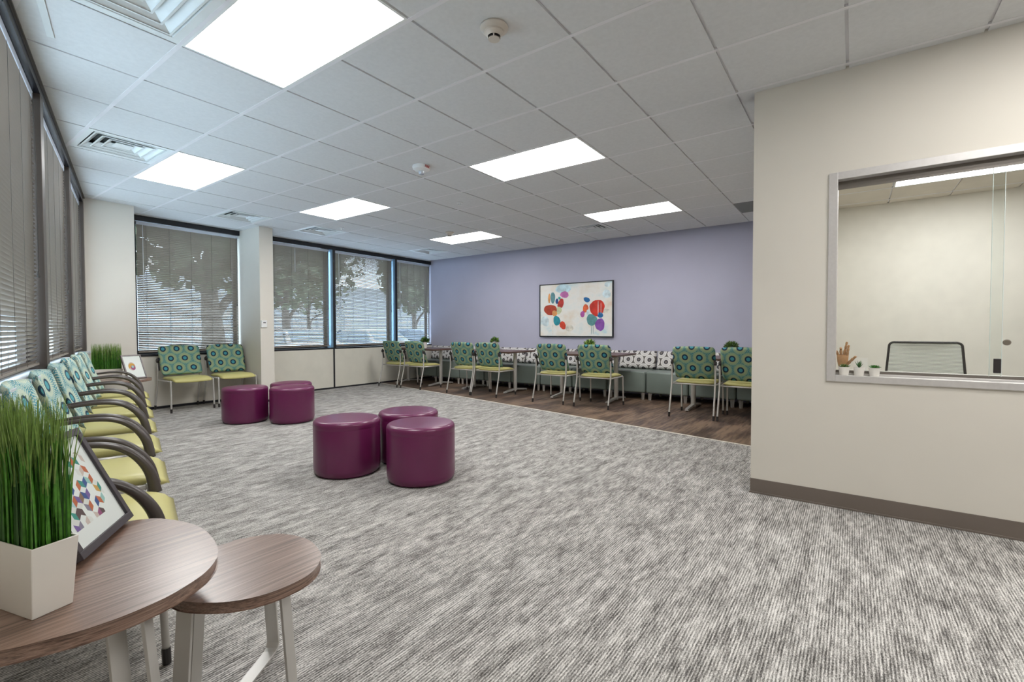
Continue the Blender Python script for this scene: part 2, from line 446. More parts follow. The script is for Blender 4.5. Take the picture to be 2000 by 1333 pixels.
def diffuser(cx, cy, w, lab, kind=0):
    t = thing('ceiling_vent', lab, 'vent', (cx, cy, CH), 0, 'square ceiling vents')
    h = w/2-.006
    def ring(b, r0_, z0, r1_, z1, th=.003):
        q0 = [(-r0_, -r0_), (r0_, -r0_), (r0_, r0_), (-r0_, r0_)]; q1 = [(-r1_, -r1_), (r1_, -r1_), (r1_, r1_), (-r1_, r1_)]
        V = [[b.bm.verts.new((x, y, z)) for x, y in q] for q, z in ((q0, z0), (q1, z1), (q1, z1+th), (q0, z0+th))]
        for A, B in zip(V, V[1:]+V[:1]):
            for k in range(4): b._f([A[k], A[(k+1) % 4], B[(k+1) % 4], B[k]])
    b = MB(); ring(b, h, -.001, h-.045, -.001); ring(b, h-.045, -.001, h-.055, .02); b.build('frame', M['ventwhite'], t)
    if kind == 0:
        for r_, zz in ((h-.058, .0), (h-.118, .004), (h-.178, .008)):
            b = MB(); ring(b, r_, zz, r_-.05, zz+.035); ring(b, r_+.002, zz-.001, r_-.008, zz-.001); b.build('louver', M['ventwhite'], t)
        b = MB(); b.lathe([(.0, .012), (.09, .012), (.06, .03), (0, .03)], 4, (0, 0, 0)); b.build('centre_plate', M['ventwhite'], t, rotz=math.pi/4)
        b = MB(); b.box(-h+.05, h-.05, -h+.05, h-.05, .075, .085); b.build('throat', M['ventdark'], t)
    else:
        b = MB()
        for k in range(16):
            y = -h+.06+k*(2*h-.12)/15
            b.obox((0, y, .01), (2*h-.1, .022, .0015), (1, 0, 0), (0, .8, .6))
        b.build('grille', M['ventwhite'], t)
        b = MB(); b.box(-h+.05, h-.05, -h+.05, h-.05, .05, .06); b.build('throat', M['ventdark'], t)
VL = ['large square ceiling vent at the top left edge, nearest the camera', 'square ceiling vent close to the left windows beside a light panel',
      'square ceiling vent in front of the far window left of the column', 'square ceiling vent in front of the far windows right of the column',
      'smallest square ceiling vent in the far corner by the lavender wall', 'square ceiling vent beside the light panel near the lavender wall']
for (i, j), lb in zip(supply, VL): diffuser(GX(i)+G/2, GY(j)+G/2, G, lb)
b = MB(); x, y = GX(10)+G/2, GY(-4)+G/2; b.box(-.298, .298, -.298, .298, -.003, .02)
o = b.build('ceiling_vent', mat('grey_return_grille', '#7d7f7c', .6), loc=(x, y, CH)); tag(o, 'plain dark grey square return vent beside the reception wall', 'vent')
b = MB(); b.obox((0, 0, -.002), (.03, .9, .006), LN, LD, Vector((0, 0, 1)))
o = b.build('slot_vent', M['ventwhite'], loc=L(4.55, .12, CH)); tag(o, 'narrow white ceiling slot along the left window wall at the top left', 'vent')

# ceiling devices
def smoke_det(x, y, s, lab):
    t = thing('smoke_detector', lab, 'smoke detector', (x, y, CH))
    b = MB(); b.lathe([(0, 0), (.062*s, 0), (.066*s, -.008*s), (.06*s, -.016*s), (.045*s, -.022*s)], 40); autosmooth(b.build('base_plate', M['smoke'], t))
    b = MB(); b.lathe([(.045*s, -.02*s), (.044*s, -.03*s), (.032*s, -.042*s), (.03*s, -.046*s)], 40); autosmooth(b.build('housing', M['smoke'], t))
    b = MB(); b.lathe([(0, -.046*s), (.024*s, -.046*s), (.024*s, -.055*s)], 24); b.build('sensor_slot', M['charcoal'], t)
    b = MB(); b.lathe([(0, -.055*s), (.026*s, -.055*s), (.026*s, -.06*s), (0, -.061*s)], 32)
    for k in range(4):
        a = k*math.pi/2+.6; b.obox((.027*s*math.cos(a), .027*s*math.sin(a), -.051*s), (.004*s, .004*s, .014*s))
    b.build('cap', M['smoke'], t)
smoke_det(2.006, 1.559, 1.15, 'round beige smoke detector on the ceiling nearest the camera')
smoke_det(5.746, 5.409, 1.15, 'small round smoke detector beside the farthest light panel')
def textmesh(body, size, ext, name, m_, parent, loc, rot):
    cu = bpy.data.curves.new(name, 'FONT'); cu.body = body; cu.size = size; cu.extrude = ext; cu.align_x = 'CENTER'; cu.align_y = 'CENTER'
    o = bpy.data.objects.new(name+'_tmp', cu); COL.objects.link(o)
    dg = bpy.context.evaluated_depsgraph_get(); me = bpy.data.meshes.new_from_object(o.evaluated_get(dg))
    bpy.data.objects.remove(o); me.materials.clear(); me.materials.append(m_)
    q = bpy.data.objects.new(name, me); COL.objects.link(q); q.parent = parent; q.location = loc; q.rotation_euler = rot
    return q
M['red'] = mat('red_print', '#b02026', .5)
t = thing('fire_alarm', 'white round ceiling strobe alarm lettered FIRE in red', 'alarm', (3.273, 3.452, CH))
b = MB(); b.lathe([(0, 0), (.085, 0), (.088, -.012), (.08, -.035), (.055, -.048), (0, -.05)], 40); autosmooth(b.build('housing', M['white'], t))
b = MB(); b.lathe([(.03, -.045), (.032, -.06), (.024, -.078), (0, -.084)], 24); autosmooth(b.build('strobe_lens', mat('clear_lens', '#c6cdd6', .08, spec=1., metal=.4), t))
for a0 in (-2.56, .5):     # lettering on the two sides of the rim
    dv = Vector((math.cos(a0+.95), math.sin(a0+.95), 0))
    textmesh('FIRE', .034, .0015, 'lettering', M['red'], t, dv*.0862+Vector((0, 0, -.022)), (math.radians(102), 0, a0+.95+math.pi/2))
def sprk(x, y, lab):
    t = thing('sprinkler_head', lab, 'sprinkler', (x, y, CH))
    b = MB(); b.lathe([(0, 0), (.04, 0), (.042, -.004), (.03, -.008), (0, -.008)], 28); autosmooth(b.build('escutcheon', M['white'], t))
    b = MB(); b.lathe([(.012, -.006), (.012, -.03), (.02, -.034), (0, -.036)], 20); autosmooth(b.build('deflector', M['white'], t))
sprk(4.486, 4.044, 'small round white sprinkler head in mid ceiling, beyond the fire alarm')
sprk(4.482, 6.529, 'small round white sprinkler head above the far windows beside a vent')

# ------------------------------------------------------------------ walls
SZL, SZF, HT = .88, .79, 2.66
# left wall (runs diagonally): below sill, above windows, solid beyond
def lwall(b, s0, s1, z0, z1, t0, t1):
    b.obox(L((s0+s1)/2, (t0+t1)/2, (z0+z1)/2), (s1-s0, t1-t0, z1-z0), LD, LN, Vector((0, 0, 1)))
SL = 5.15
b = MB(); lwall(b, -.6, SL, -.05, SZL-.03, -.22, 0); lwall(b, SL, 12.5, -.05, CH+.1, -.22, 0); lwall(b, -.6, SL, 2.72, CH+.1, -.22, 0)
struct(b.build('wall_left', M['wall']), 'cream wall below the slanted row of left windows')
b = MB(); lwall(b, -.02, SL, SZL-.03, SZL, -.2, .035); struct(b.build('trim_2', mat('pale_sill', '#cfd6dc', .35), bevel=.004), 'pale window sill ledge behind the row of armchairs')
b = MB(); lwall(b, -.05, SL, 2.66, 2.72, -.2, .0); b.mi = 1; lwall(b, -.05, SL, 2.72, CH-.001, -.2, .012)
struct(b.build('trim_3', [M['header'], M['bronze']]), 'dark header above the left windows')
b = MB(); lwall(b, 0, 12, 0, .1, 0, .012); struct(b.build('baseboard_left', M['base']))
# far wall
b = MB()
b.box(1.2, 2.28, YF, YF+.22, -.05, CH+.1)
b.box(2.28, XP+.2, YF, YF+.22, -.05, SZF-.02); b.box(2.28, XP+.2, YF, YF+.22, 2.70, CH+.1)
b.box(3.66, 4.1, YF, YF+.22, SZF-.02, 2.70)
struct(b.build('wall_far', M['wall']), 'far wall below and around the windows')
b = MB(); b.box(1.35, 2.12, 7.54, YF, 0, CH+.1); struct(b.build('wall_corner', M['wall']), 'cream corner pier between left windows and far window')
b = MB(); b.box(3.66, 3.87, 7.45, YF, 0, CH+.1); struct(b.build('wall_column', M['wall']), 'cream column with a thermostat between the far windows')
b = MB(); b.box(3.87, 5.335, YF-.012, YF, .03, SZF-.03); b.box(5.365, XP, YF-.012, YF, .03, SZF-.03); struct(b.build('trim_4', M['panel']), 'cream panels under the far windows')
b = MB(); b.box(5.335, 5.365, YF-.02, YF, 0, SZF-.03); b.box(2.12, 3.66, YF-.014, YF, 0, .035); b.box(3.87, XP, YF-.014, YF, 0, .03)
b.box(1.63, 2.12, 7.528, 7.54, 0, .035); b.box(3.66, 3.87, 7.438, 7.45, 0, .035)
struct(b.build('baseboard_far', M['black']), 'thin dark base and panel joint under the far windows')
# lavender wall, partition, reception wall
b = MB(); b.box(XP, XP+.15, .5, YF+.1, -.05, CH+.1); struct(b.build('wall_right', M['purple']), 'lavender accent wall behind the banquette')
b = MB(); b.box(XR+.001, XP+.2, .44, .56, -.05, CH+.1); struct(b.build('wall_middle', M['wall']))
WY0, WY1, WZ0, WZ1 = .115, -1.62, .80, 2.105
b = MB()
b.box(XR, XR+.14, WY0-.02, .56, -.05, CH+.1); b.box(XR, XR+.14, YB, WY1, -.05, CH+.1)
b.box(XR, XR+.14, WY1, WY0-.02, -.05, WZ0+.02); b.box(XR, XR+.14, WY1, WY0-.02, WZ1-.02, CH+.1)
struct(b.build('wall_reception', M['wall']), 'cream reception wall with the counter window')
b = MB(); b.box(XR-.006, XR, YB, .562, 0, .1); b.box(XR-.012, XR, YB, .566, 0, .012); struct(b.build('baseboard_reception', M['base'], bevel=.002))
b = MB(); b.box(7.75, XP+.1, YB, .44, -.05, CH+.1); struct(b.build('wall_office', M['office']), 'pale back wall of the office')
b = MB(); b.box(-4, 8.1, YB-.15, YB, -.05, CH+.1); struct(b.build('wall_behind', M['wall']))
b = MB()   # aluminium frame of the counter window
w = .046
b.box(XR-.012, XR+.15, WY0-w+.015, WY0+.015, WZ0, WZ1)
b.box(XR-.012, XR+.15, WY1-.01, WY0-w+.015, WZ1-w, WZ1)
b.box(XR-.012, XR+.05, WY1-.01, WY0-w+.015, WZ0, WZ0+.04)
b.box(XR+.05, XR+.15, WY1-.01, WY0-w+.015, WZ0, WZ0+.052)
W5 = thing('window_5', None, None); del_keys = [k for k in ('label', 'category') if k in W5.keys()]
for k in del_keys: del W5[k]
struct(W5, 'aluminium framed sliding glass counter window')
b.build('window_frame', M['alu'], W5, bevel=.002)
b = MB(); b.box(XR+.055, XR+.07, WY1, WY0-w+.015, WZ1-w-.035, WZ1-w); b.box(XR+.085, XR+.10, WY1, WY0-w+.015, WZ1-w-.035, WZ1-w)
b.box(XR+.05, XR+.056, WY1, WY0-w+.015, WZ1-w-.05, WZ1-w); b.box(XR+.055, XR+.06, WY1, WY0-w+.015, WZ0+.05, WZ0+.066); b.box(XR+.10, XR+.105, WY1, WY0-w+.015, WZ0+.05, WZ0+.066)
b.build('sliding_track', mat('dark_track', '#77716b', .4, metal=.4), W5)
b = MB(); b.box(XR+.061, XR+.067, -.664, .08, WZ0+.055, WZ1-w-.01); b.build('glass_pane', M['glass2'], W5)
b = MB(); b.box(XR+.09, XR+.096, WY1, -.622, WZ0+.055, WZ1-w-.01); p2 = b.build('glass_pane', M['glass2'], W5)
b = MB(); b.box(XR+.0595, XR+.0685, -.6655, -.6635, WZ0+.055, WZ1-w-.01); b.build('pane_edge', mat('glass_edge', '#dfe9e6', .2), W5)
b = MB(); b.box(XR+.0885, XR+.0975, -.6225, -.6205, WZ0+.055, WZ1-w-.01); b.build('pane_edge', mat('glass_edge_b', '#dfe9e6', .2), W5)
b = MB(); b.lathe([(0, -.012), (.012, -.012), (.0165, -.006), (.0165, .006), (0, .006)], 24, (XR+.088, -.688, 1.054), axis=(1, 0, 0)); autosmooth(b.build('finger_pull', mat('pewter_pull', '#8b8379', .3, metal=.7), W5))
b = MB(); b.box(XR+.052, XR+.0605, -.662, -.632, .885, .965); b.build('lock', M['charcoal'], W5, bevel=.002)
# inner counter
b = MB(); b.box(XR+.151, XR+.6, WY1, .40, .80, .835); o = b.build('counter', M['alu'], bevel=.003); tag(o, 'pale office counter just inside the glass window', 'counter')

# ------------------------------------------------------------------ windows + blinds
def window(n, org, ex, en, W, z0, z1, lab, fm='black', left_mull=None, right_mull=None):
    """org: floor point at left end on the blind plane; ex along wall, en into room"""
    t = bpy.data.objects.new('window_%d' % n, None); COL.objects.link(t); struct(t, lab)
    up = Vector((0, 0, 1))
    b = MB()
    def bx(x0, x1, d0, d1, a, c): b.obox(org+ex*((x0+x1)/2)+en*((d0+d1)/2)+up*((a+c)/2), (x1-x0, d1-d0, c-a), ex, en, up)
    f = .05
    bx(0, W, -.12, -.08, z0, z0+f); bx(0, W, -.12, -.08, z1-f, z1); bx(0, f, -.12, -.08, z0+f, z1-f); bx(W-f, W, -.12, -.08, z0+f, z1-f)
    b.build('window_frame', M[fm], t)
    b = MB(); bx(f, W-f, -.104, -.098, z0+f, z1-f); b.build('glass_pane', M['glass'], t)
    return t
def blind(org, ex, en, W, z0, z1, lab, wand=None, loop=None, tilt=45, pitch=.0255, cords=4):
    org = Vector(org); ex = Vector(ex); en = Vector(en); up = Vector((0, 0, 1))
    t = thing('window_blind', lab, 'blind', org+ex*(W/2)+up*z0, math.atan2(ex.y, ex.x), 'horizontal slat blinds')
    # local: x along, y: -en (outward +y if ex x up...), build in local frame
    sg = 1 if Vector((-ex.y, ex.x, 0)).dot(en) > 0 else -1      # local +y * sg = en
    H = z1-z0; g = .008
    b = MB(); b.box(-W/2+g, W/2-g, -.014, .014, H-.045, H); b.build('head_rail', M['rail'], t, bevel=.002)
    b = MB(); b.box(-W/2+g, W/2-g, -.012, .012, 0, .014); b.build('bottom_rail', M['slat'], t, bevel=.002)
    b = MB(); a = math.radians(tilt); z = .026; hw = .015
    while z < H-.05:
        pts = []
        for q in (-1, 0, 1):      # q=1 room edge (up), q=-1 outer edge (down)
            yy = sg*q*hw*math.cos(a); zz = q*hw*math.sin(a)
            if q == 0: zz += .0022
            pts.append((yy, z+zz))
        vs = [[b.bm.verts.new((x, y_, z_)) for y_, z_ in pts] for x in (-W/2+g+.002, W/2-g-.002)]
        for k in range(2): b._f([vs[0][k], vs[1][k], vs[1][k+1], vs[0][k+1]])
        z += pitch
    b.build('slats', M['slat'], t, smooth=True, recalc=False)
    b = MB()
    for k in range(cords):
        x = -W/2+.12+(W-.24)*k/(cords-1)
        for y in (-.0135, .0135): b.box(x-.001, x+.001, y-.0007, y+.0007, .012, H-.045)
    b.build('ladder_cord', M['cord'], t)
    if wand is not None:
        x, ln = wand; b = MB(); b.tube([(x, sg*.024, H-.04), (x, sg*.028, H-.04-ln)], .004, 8); b.build('tilt_wand', M['wandw'], t, smooth=True)
    if loop is not None:
        x, ln = loop; b = MB()
        b.tube([(x, sg*.02, H-.03), (x+.004, sg*.026, H-.4), (x-.003, sg*.026, H-ln)], .0018, 6); b.tube([(x+.012, sg*.02, H-.03), (x+.014, sg*.026, H-.5), (x+.006, sg*.026, H-ln)], .0018, 6)
        b.lathe([(0, .02), (.005, .015), (.009, -.02), (0, -.024)], 12, (x, sg*.026, H-ln-.015)); b.build('pull_cord', M['cord'], t, smooth=True)
    return t
EX, EN = Vector((1, 0, 0)), Vector((0, -1, 0))
farw = [(2.28, 3.66, 'far window left of the column with grey blind'), (4.10, 5.30, 'far window right of the column'), (5.40, 6.82, 'middle far window of three beside the column'), (6.92, XP, 'far window next to the lavender wall')]
fl = ['grey slat blind on the far window behind the two armless chairs, left of the column', 'grey slat blind on the far window just right of the column',
      'grey slat blind on the middle window of the three right of the column', 'grey slat blind on the narrow far window touching the lavender wall']
for k, (x0, x1, lb) in enumerate(farw):
    org = Vector((x0, YF+.06, 0)); wn_ = window(k+1, org, EX, EN, x1-x0, SZF, 2.70, lb)
    blind(Vector((x0+.012, YF+.03, 0)), EX, EN, x1-x0-.024, SZF+.025, 2.655, fl[k], wand=(-(x1-x0)/2+.09, 1.25) if k in (0, 2, 3) else (-.1, .45), loop=((x1-x0)/2-.05, 1.1), cords=5 if k != 1 else 4)
b = MB(); b.box(2.12, 3.66, YF-.004, YF+.2, 2.66, CH); b.box(3.87, XP, YF-.004, YF+.2, 2.66, CH)
b.box(2.12, 3.66, YF-.012, YF+.2, SZF-.03, SZF); b.box(3.87, XP, YF-.012, YF+.2, SZF-.03, SZF); b.box(2.20, 2.28, YF+.0, YF+.2, SZF, 2.66)
struct(b.build('trim_5', M['black']), 'black head and sill trim of the far windows')
b = MB()
for x in (5.30, 6.82):
    b.mi = 0; b.box(x+.045, x+.10, YF-.012, YF+.2, SZF, 2.66)
    b.mi = 1; b.box(x, x+.045, YF-.006, YF+.2, SZF, 2.66)
struct(b.build('trim_6', [M['black'], mat('blue_grey_mullion', '#7fa3bf', .3, metal=.3)]), 'far window mullions, black with a bright blue grey edge')
# left windows
lw = [(.12, 1.52, 'farthest left window by the corner pier'), (1.65, 3.27, 'middle left window'), (3.40, 5.02, 'nearest left window')]
ll = ['tall slat blind on the farthest left window, beside the corner pier', 'tall slat blind on the middle of the left windows', 'tall slat blind on the nearest left window, at the photo edge']
for k, (s0, s1, lb) in enumerate(lw):
    org = L(s1, -.05); window(k+6, L(s1, -.01), LD, LN, s1-s0, SZL, 2.66, lb, 'bronze')
    blind(L(s1-.012, -.045), LD, LN, s1-s0-.024, SZL+.03, 2.655, ll[k], wand=None, loop=((s1-s0)/2-.09, 1.15), cords=5)
for k, (s0, s1) in enumerate([(-.02, .12), (1.52, 1.65), (3.27, 3.40), (5.02, 5.15)]):
    b = MB(); lwall(b, s0, s1, SZL, 2.66, -.13, 0); struct(b.build('trim_%d' % (7+k), M['bronze'], bevel=.003), 'brown mullion between the left windows')

# thermostat
t = thing('thermostat', 'small white thermostat on the cream column', 'thermostat', (3.71, 7.45, 1.225))
b = MB(); b.box(-.045, .045, -.022, 0, -.055, .055); b.build('housing', M['white'], t, bevel=.005)
b = MB(); b.box(-.018, .022, -.0235, -.021, .012, .026); b.build('display', M['charcoal'], t)

# ------------------------------------------------------------------ chairs
def chair_proto(name, label, arms, loc, rotz, fabric):
    t = thing(name, label, 'chair', loc, rotz)
    # seat
    def seat(u, v, sd):
        x = u*.25*(1-.03*(v+1)/2)*(1 if abs(v) < .8 else 1-.10*((abs(v)-.8)/.2)**2); y = -.245*(-v) if True else 0
        y = .235*v - .045
        drop = .035*max(0, -v-.35)**2*2.4
        th = .03*(ss(u, 6)*ss(v, 6))
        return Vector((x, y, .452-drop-.006*(1-u*u) + (th if sd else -th)))
    b = MB(); b.pillow(seat, 18, 16); b.build('seat', M['green'], t, smooth=True)
    def back(u, v, sd):
        h = (v+1)/2; z = .492+h*.408
        cr = 1 if v < .75 else 1-.09*((v-.75)/.25)**2
        cb = 1 if v > -.8 else 1-.07*((-v-.8)/.2)**2
        x = u*(.256+.010*h)*cr*cb
        y = .14+.14*h+.012*math.sin(math.pi*h)-.05*u*u
        th = .020*ss(u, 8)*ss(v, 8)
        return Vector((x, y+(th if sd else -th), z+.012*(1-u*u)*(v > 0)*h))
    b = MB(); b.pillow(back, 20, 14); b.build('backrest', fabric, t, smooth=True)
    # frame under the seat
    b = MB()
    b.tube(spline([(-.262, .215, .425), (-.262, -.19, .425)], 2), .011, 8); b.tube([(.262, .215, .425), (.262, -.19, .425)], .011, 8)
    b.tube([(-.262, -.19, .422), (.262, -.19, .422)], .010, 8); b.tube([(-.262, .215, .425), (.262, .215, .425)], .010, 8)
    b.build('seat_frame', M['silver'], t, smooth=True)
    for s in (-1, 1):
        top = .70 if not arms else .66
        b = MB(); b.tube(spline([(s*.266, .232, top), (s*.266, .222, .56), (s*.267, .232, .40), (s*.269, .285, .18), (s*.271, .318, .045)], 4), .0115, 10)
        lg = b.build('leg', M['silver'], t, smooth=True)
        b = MB(); b.tube([(s*.2705, .315, .06), (s*.2715, .322, .002)], .0135, 10); b.build('glide', M['charcoal'], lg)
        b = MB(); b.tube(spline([(s*.262, -.19, .432), (s*.262, -.205, .425), (s*.264, -.212, .40), (s*.266, -.222, .2), (s*.268, -.228, .045)], 4), .0115, 10)
        lg = b.build('leg', M['silver'], t, smooth=True)
        b = MB(); b.tube([(s*.268, -.227, .055), (s*.2685, -.229, .002)], .0135, 10); b.build('glide', M['charcoal'], lg)
        b = MB(); b.lathe([(0, -.016), (.024, -.016), (.03, -.008), (.03, .008), (.024, .014), (0, .014)], 16, (s*.266, .222, .70), axis=(1, 0, 0))
        b.sweep([(s*.255, .20, .56), (s*.257, .215, .63), (s*.257, .235, .74)], [(-.008, -.014), (.008, -.014), (.008, .014), (-.008, .014)], up=Vector((0, 1, 0)))
        b.build('back_bracket', M['charcoal'], t, smooth=False, bevel=.004)
        if arms:
            pts = spline([(s*.292, .235, .648), (s*.292, .13, .664), (s*.292, .02, .672), (s*.292, -.06, .664), (s*.291, -.12, .638), (s*.289, -.17, .59), (s*.286, -.205, .525), (s*.28, -.222, .44)], 5)
            n = len(pts)
            def sec(i):
                f = i/(n-1); w_ = .014+.004*math.sin(math.pi*f)+.007*f; h_ = .0105+.013*f*f
                return [(w_*math.cos(2*math.pi*k/14)*(1), h_*math.sin(2*math.pi*k/14)) for k in range(14)]
            b = MB(); b.sweep(pts, sec); b.build('armrest', M['arm'], t, smooth=True)
    return t
def face(v): return math.atan2(v.y, v.x)+math.pi/2      # local -y looks along v

rotL = face(LN)
ss_ = [5.48, 4.77, 4.06, 3.36, 2.66, 1.95, 1.23]
names = ['nearest green armchair in the left window row, beside the round end table', 'second green armchair from the front in the left window row',
         'third green armchair from the front in the left window row', 'middle green armchair of the seven under the left windows',
         'third green armchair from the far end of the left window row', 'second green armchair from the far end of the left window row',
         'farthest green armchair in the left window row, next to the far end table']
arm0 = chair_proto('armchair', names[0], True, L(ss_[0], .285), rotL, M['teal2']); arm0['group'] = 'armchairs along the left windows'
for s_, nm in zip(ss_[1:], names[1:]): dup(arm0, nm, L(s_, .285), rotL, 'armchairs along the left windows')

rotR = face(Vector((1, 0, 0)))
cy = [7.45, 6.80, 5.58, 5.01, 3.75, 3.03, 1.64, 1.055]
cn = ['teal and green side chair, left one at the table nearest the far windows', 'teal and green side chair, right one at the table nearest the far windows',
      'teal and green side chair, left one at the second table from the far windows', 'teal and green side chair, right one at the second table from the far windows',
      'teal and green side chair, left one at the table below the painting', 'teal and green side chair, right one at the table below the painting',
      'teal and green side chair, left one at the table nearest the reception wall', 'teal and green side chair partly hidden by the reception wall corner']
side0 = chair_proto('side_chair', cn[0], False, (6.44, cy[0], 0), rotR, M['teal']); side0['group'] = 'side chairs at the banquette tables'
for y_, nm in zip(cy[1:], cn[1:]): dup(side0, nm, (6.44, y_, 0), rotR, 'side chairs at the banquette tables')
rotF = face(Vector((0, -1, 0)))
dup(side0, 'teal and green side chair under the far window, left one by the end table', (2.735, 7.72, 0), rotF+.02, 'side chairs under the far window')
dup(side0, 'teal and green side chair under the far window, right one next to the column', (3.345, 7.72, 0), rotF-.02, 'side chairs under the far window')

# ------------------------------------------------------------------ ottomans
def ott(label, x, y, grp, proto=None):
    if proto: return dup(proto, label, (x, y, 0), rnd.uniform(0, 6), grp)
    t = thing('ottoman', label, 'ottoman', (x, y, 0), 0, grp); R_, H = .255, .432
    prof = [(0, .004), (R_-.035, .004), (R_-.02, .008), (R_-.006, .025), (R_, .06), (R_, H-.075), (R_-.001, H-.062)]
    b = MB(); b.lathe(prof, 72); autosmooth(b.build('side_panel', M['purplevinyl'], t), 50)
    prof = [(R_-.001, H-.062), (R_, H-.058)]
    for k in range(9):
        a = k/8*math.pi/2; prof.append((R_-.032+.032*math.cos(a), H-.034+.032*math.sin(a)))
    prof += [(R_*.6, H+.0015), (0, H+.003)]
    b = MB(); b.lathe(prof, 72); autosmooth(b.build('top_cushion', M['purplevinyl'], t), 50)
    b = MB(); b.lathe([(R_-.04, 0), (R_-.04, .006)], 48); b.build('base_ring', M['plinth'], t)
    return t
o1 = ott('plum round ottoman, left front one of the near cluster of three', 2.276, 3.268, 'near cluster of plum ottomans')
ott('plum round ottoman, nearest to the camera, right front of the near cluster', 2.486, 2.647, 'near cluster of plum ottomans', o1)
ott('plum round ottoman at the back of the near cluster of three', 2.80, 3.135, 'near cluster of plum ottomans', o1)
ott('plum round ottoman, left one of the far cluster before the side chairs', 2.795, 6.096, 'far cluster of plum ottomans', o1)
ott('plum round ottoman, right front one of the far cluster', 3.135, 5.621, 'far cluster of plum ottomans', o1)
ott('plum round ottoman at the back of the far cluster, mostly hidden', 3.38, 6.08, 'far cluster of plum ottomans', o1)

# ------------------------------------------------------------------ banquette tables
def btable(y, lab, proto=None):
    if proto: return dup(proto, lab, (6.94, y, 0), 0, 'wood topped tables along the banquette')
    t = thing('dining_table', lab, 'table', (6.94, y, 0), 0, 'wood topped tables along the banquette')
    b = MB(); b.box(-.40, .40, -.66, .66, .715, .744); b.build('tabletop', M['darkwood'], t, bevel=.006)
    for s in (-1, 1):
        b = MB(); b.tube([(0, s*.485, .03), (0, s*.485, .715)], .034, 20); b.obox((0, s*.485, .708), (.5, .06, .012)); lg = b.build('leg', M['silver'], t); autosmooth(lg)
        b = MB(); b.sweep([(-.34, s*.485, .022), (-.3, s*.485, .028), (0, s*.485, .058), (.3, s*.485, .028), (.34, s*.485, .022)], lambda i: [(-.028, -.014), (.028, -.014), (.022, .014), (-.022, .014)]); b.build('foot_bar', M['silver'], lg, bevel=.004)
        b = MB()
        for q in (-.32, .32): b.lathe([(.012, 0), (.014, .01)], 12, (q, s*.485, 0)); b.lathe([(0, 0), (.014, 0), (.014, .012), (0, .012)], 12, (q, s*.485, 0))
        b.build('glide', M['charcoal'], lg)
    return t
ty = [7.28, 5.42, 3.48, 1.34]
tn = ['wood topped table nearest the far windows with a bright green potted plant', 'second wood topped table from the far windows', 'wood topped table below the abstract painting', 'wood topped table beside the reception wall corner']
tb = btable(ty[0], tn[0])
for y_, nm in zip(ty[1:], tn[1:]): btable(y_, nm, tb)
def leafball(b, r, n, z0, ln, wd, seed, spread=1.0, mi2=True):
    q = random.Random(seed)
    for k in range(n):
        th = q.uniform(0, 2*math.pi); ph = math.acos(q.uniform(0.0 if k % 3 else -.1, 1))*spread
        d = Vector((math.sin(ph)*math.cos(th), math.sin(ph)*math.sin(th), math.cos(ph)))
        p = Vector((0, 0, z0))+d*r*q.uniform(.45, 1)
        side = d.cross(Vector((0, 0, 1)));
        if side.length < .05: side = Vector((1, 0, 0))
        side.normalize(); side = Matrix.Rotation(q.uniform(0, 3.1), 3, d)@side; up_ = side.cross(d).normalized()
        l_ = ln*q.uniform(.7, 1.2); w_ = wd*q.uniform(.8, 1.2); b.mi = 1 if mi2 and q.random() < .35 else 0
        vs = [p-d*l_*.2, p+side*w_/2+d*l_*.3+up_*.002, p+d*l_*.35-up_*w_*.15, p-side*w_/2+d*l_*.3+up_*.002, p+d*l_]
        V = [b.bm.verts.new(v_) for v_ in vs]
        b._f([V[0], V[1], V[2]]); b._f([V[0], V[2], V[3]]); b._f([V[1], V[4], V[2]]); b._f([V[2], V[4], V[3]])
def tplant(y, x, z, lab, s, n, ln, wd, seed, mats=None, pot_s=1.):
    t = thing('potted_plant', lab, 'plant', (x, y, z), 0, 'potted plants on the banquette tables'); h = .115*pot_s
    b = MB(); b.lathe([(0, 0), (.042*s, 0), (.058*s, h), (.053*s, h), (.05*s, h-.01), (0, h-.01)], 28); autosmooth(b.build('pot', M['pot'], t))
    b = MB(); leafball(b, .075*s, n, h+.005, ln, wd, seed); b.build('foliage', mats or [M['leaf'], M['leaf2']], t, recalc=False)
tplant(7.27, 6.95, .744, 'small bushy green plant in a white pot on the table nearest the far windows', 1., 90, .06, .04, 1, [M['leaf2'], M['leaf']], 1.05)
tplant(5.43, 6.98, .744, 'small pale green clipped plant in a white pot on the second table', 1., 260, .035, .018, 2, pot_s=1.3)
tplant(3.46, 6.95, .744, 'small succulent like green plant in a white pot below the painting', 1., 120, .055, .03, 3, [mat('lime_leaf', '#93b04c', .5, var=.3, vscale=60), M['leaf2']])
tplant(1.33, 6.95, .744, 'dense dark green ball plant in a white pot near the reception wall', 1.15, 420, .035, .012, 4, [mat('olive_leaf', '#5f7a3a', .5, var=.3, vscale=60), M['leaf2']])

# ------------------------------------------------------------------ banquette
def bq(y1, lab, proto=None):
    y = y1-.33; w_ = .655
    if proto: return dup(proto, lab, (7.60, y, 0), 0, 'banquette seat modules')
    t = thing('banquette_seat', lab, 'banquette', (7.60, y, 0), 0, 'banquette seat modules'); hw = w_/2-.004
    b = MB(); b.box(-.32, .30, -hw, hw, .115, .455); b.build('seat', M['greyvinyl'], t, bevel=.03, seg=4, smooth=None)
    def back(u, v, sd):
        h = (v+1)/2
        return Vector((.17+.09*h+(-.045 if not sd else .05)*ss(u, 10)*ss(v, 10), u*hw, .46+h*.30))
    b = MB(); b.pillow(back, 20, 10); b.build('backrest', M['greymed'], t, smooth=True)
    for a in (-1, 1):
        for c in (-.27, .25):
            b = MB(); b.lathe([(0, 0), (.022, 0), (.03, .12), (0, .12)], 4, (c, a*(hw-.05), 0)); b.build('leg', M['silver'], t)
    return t
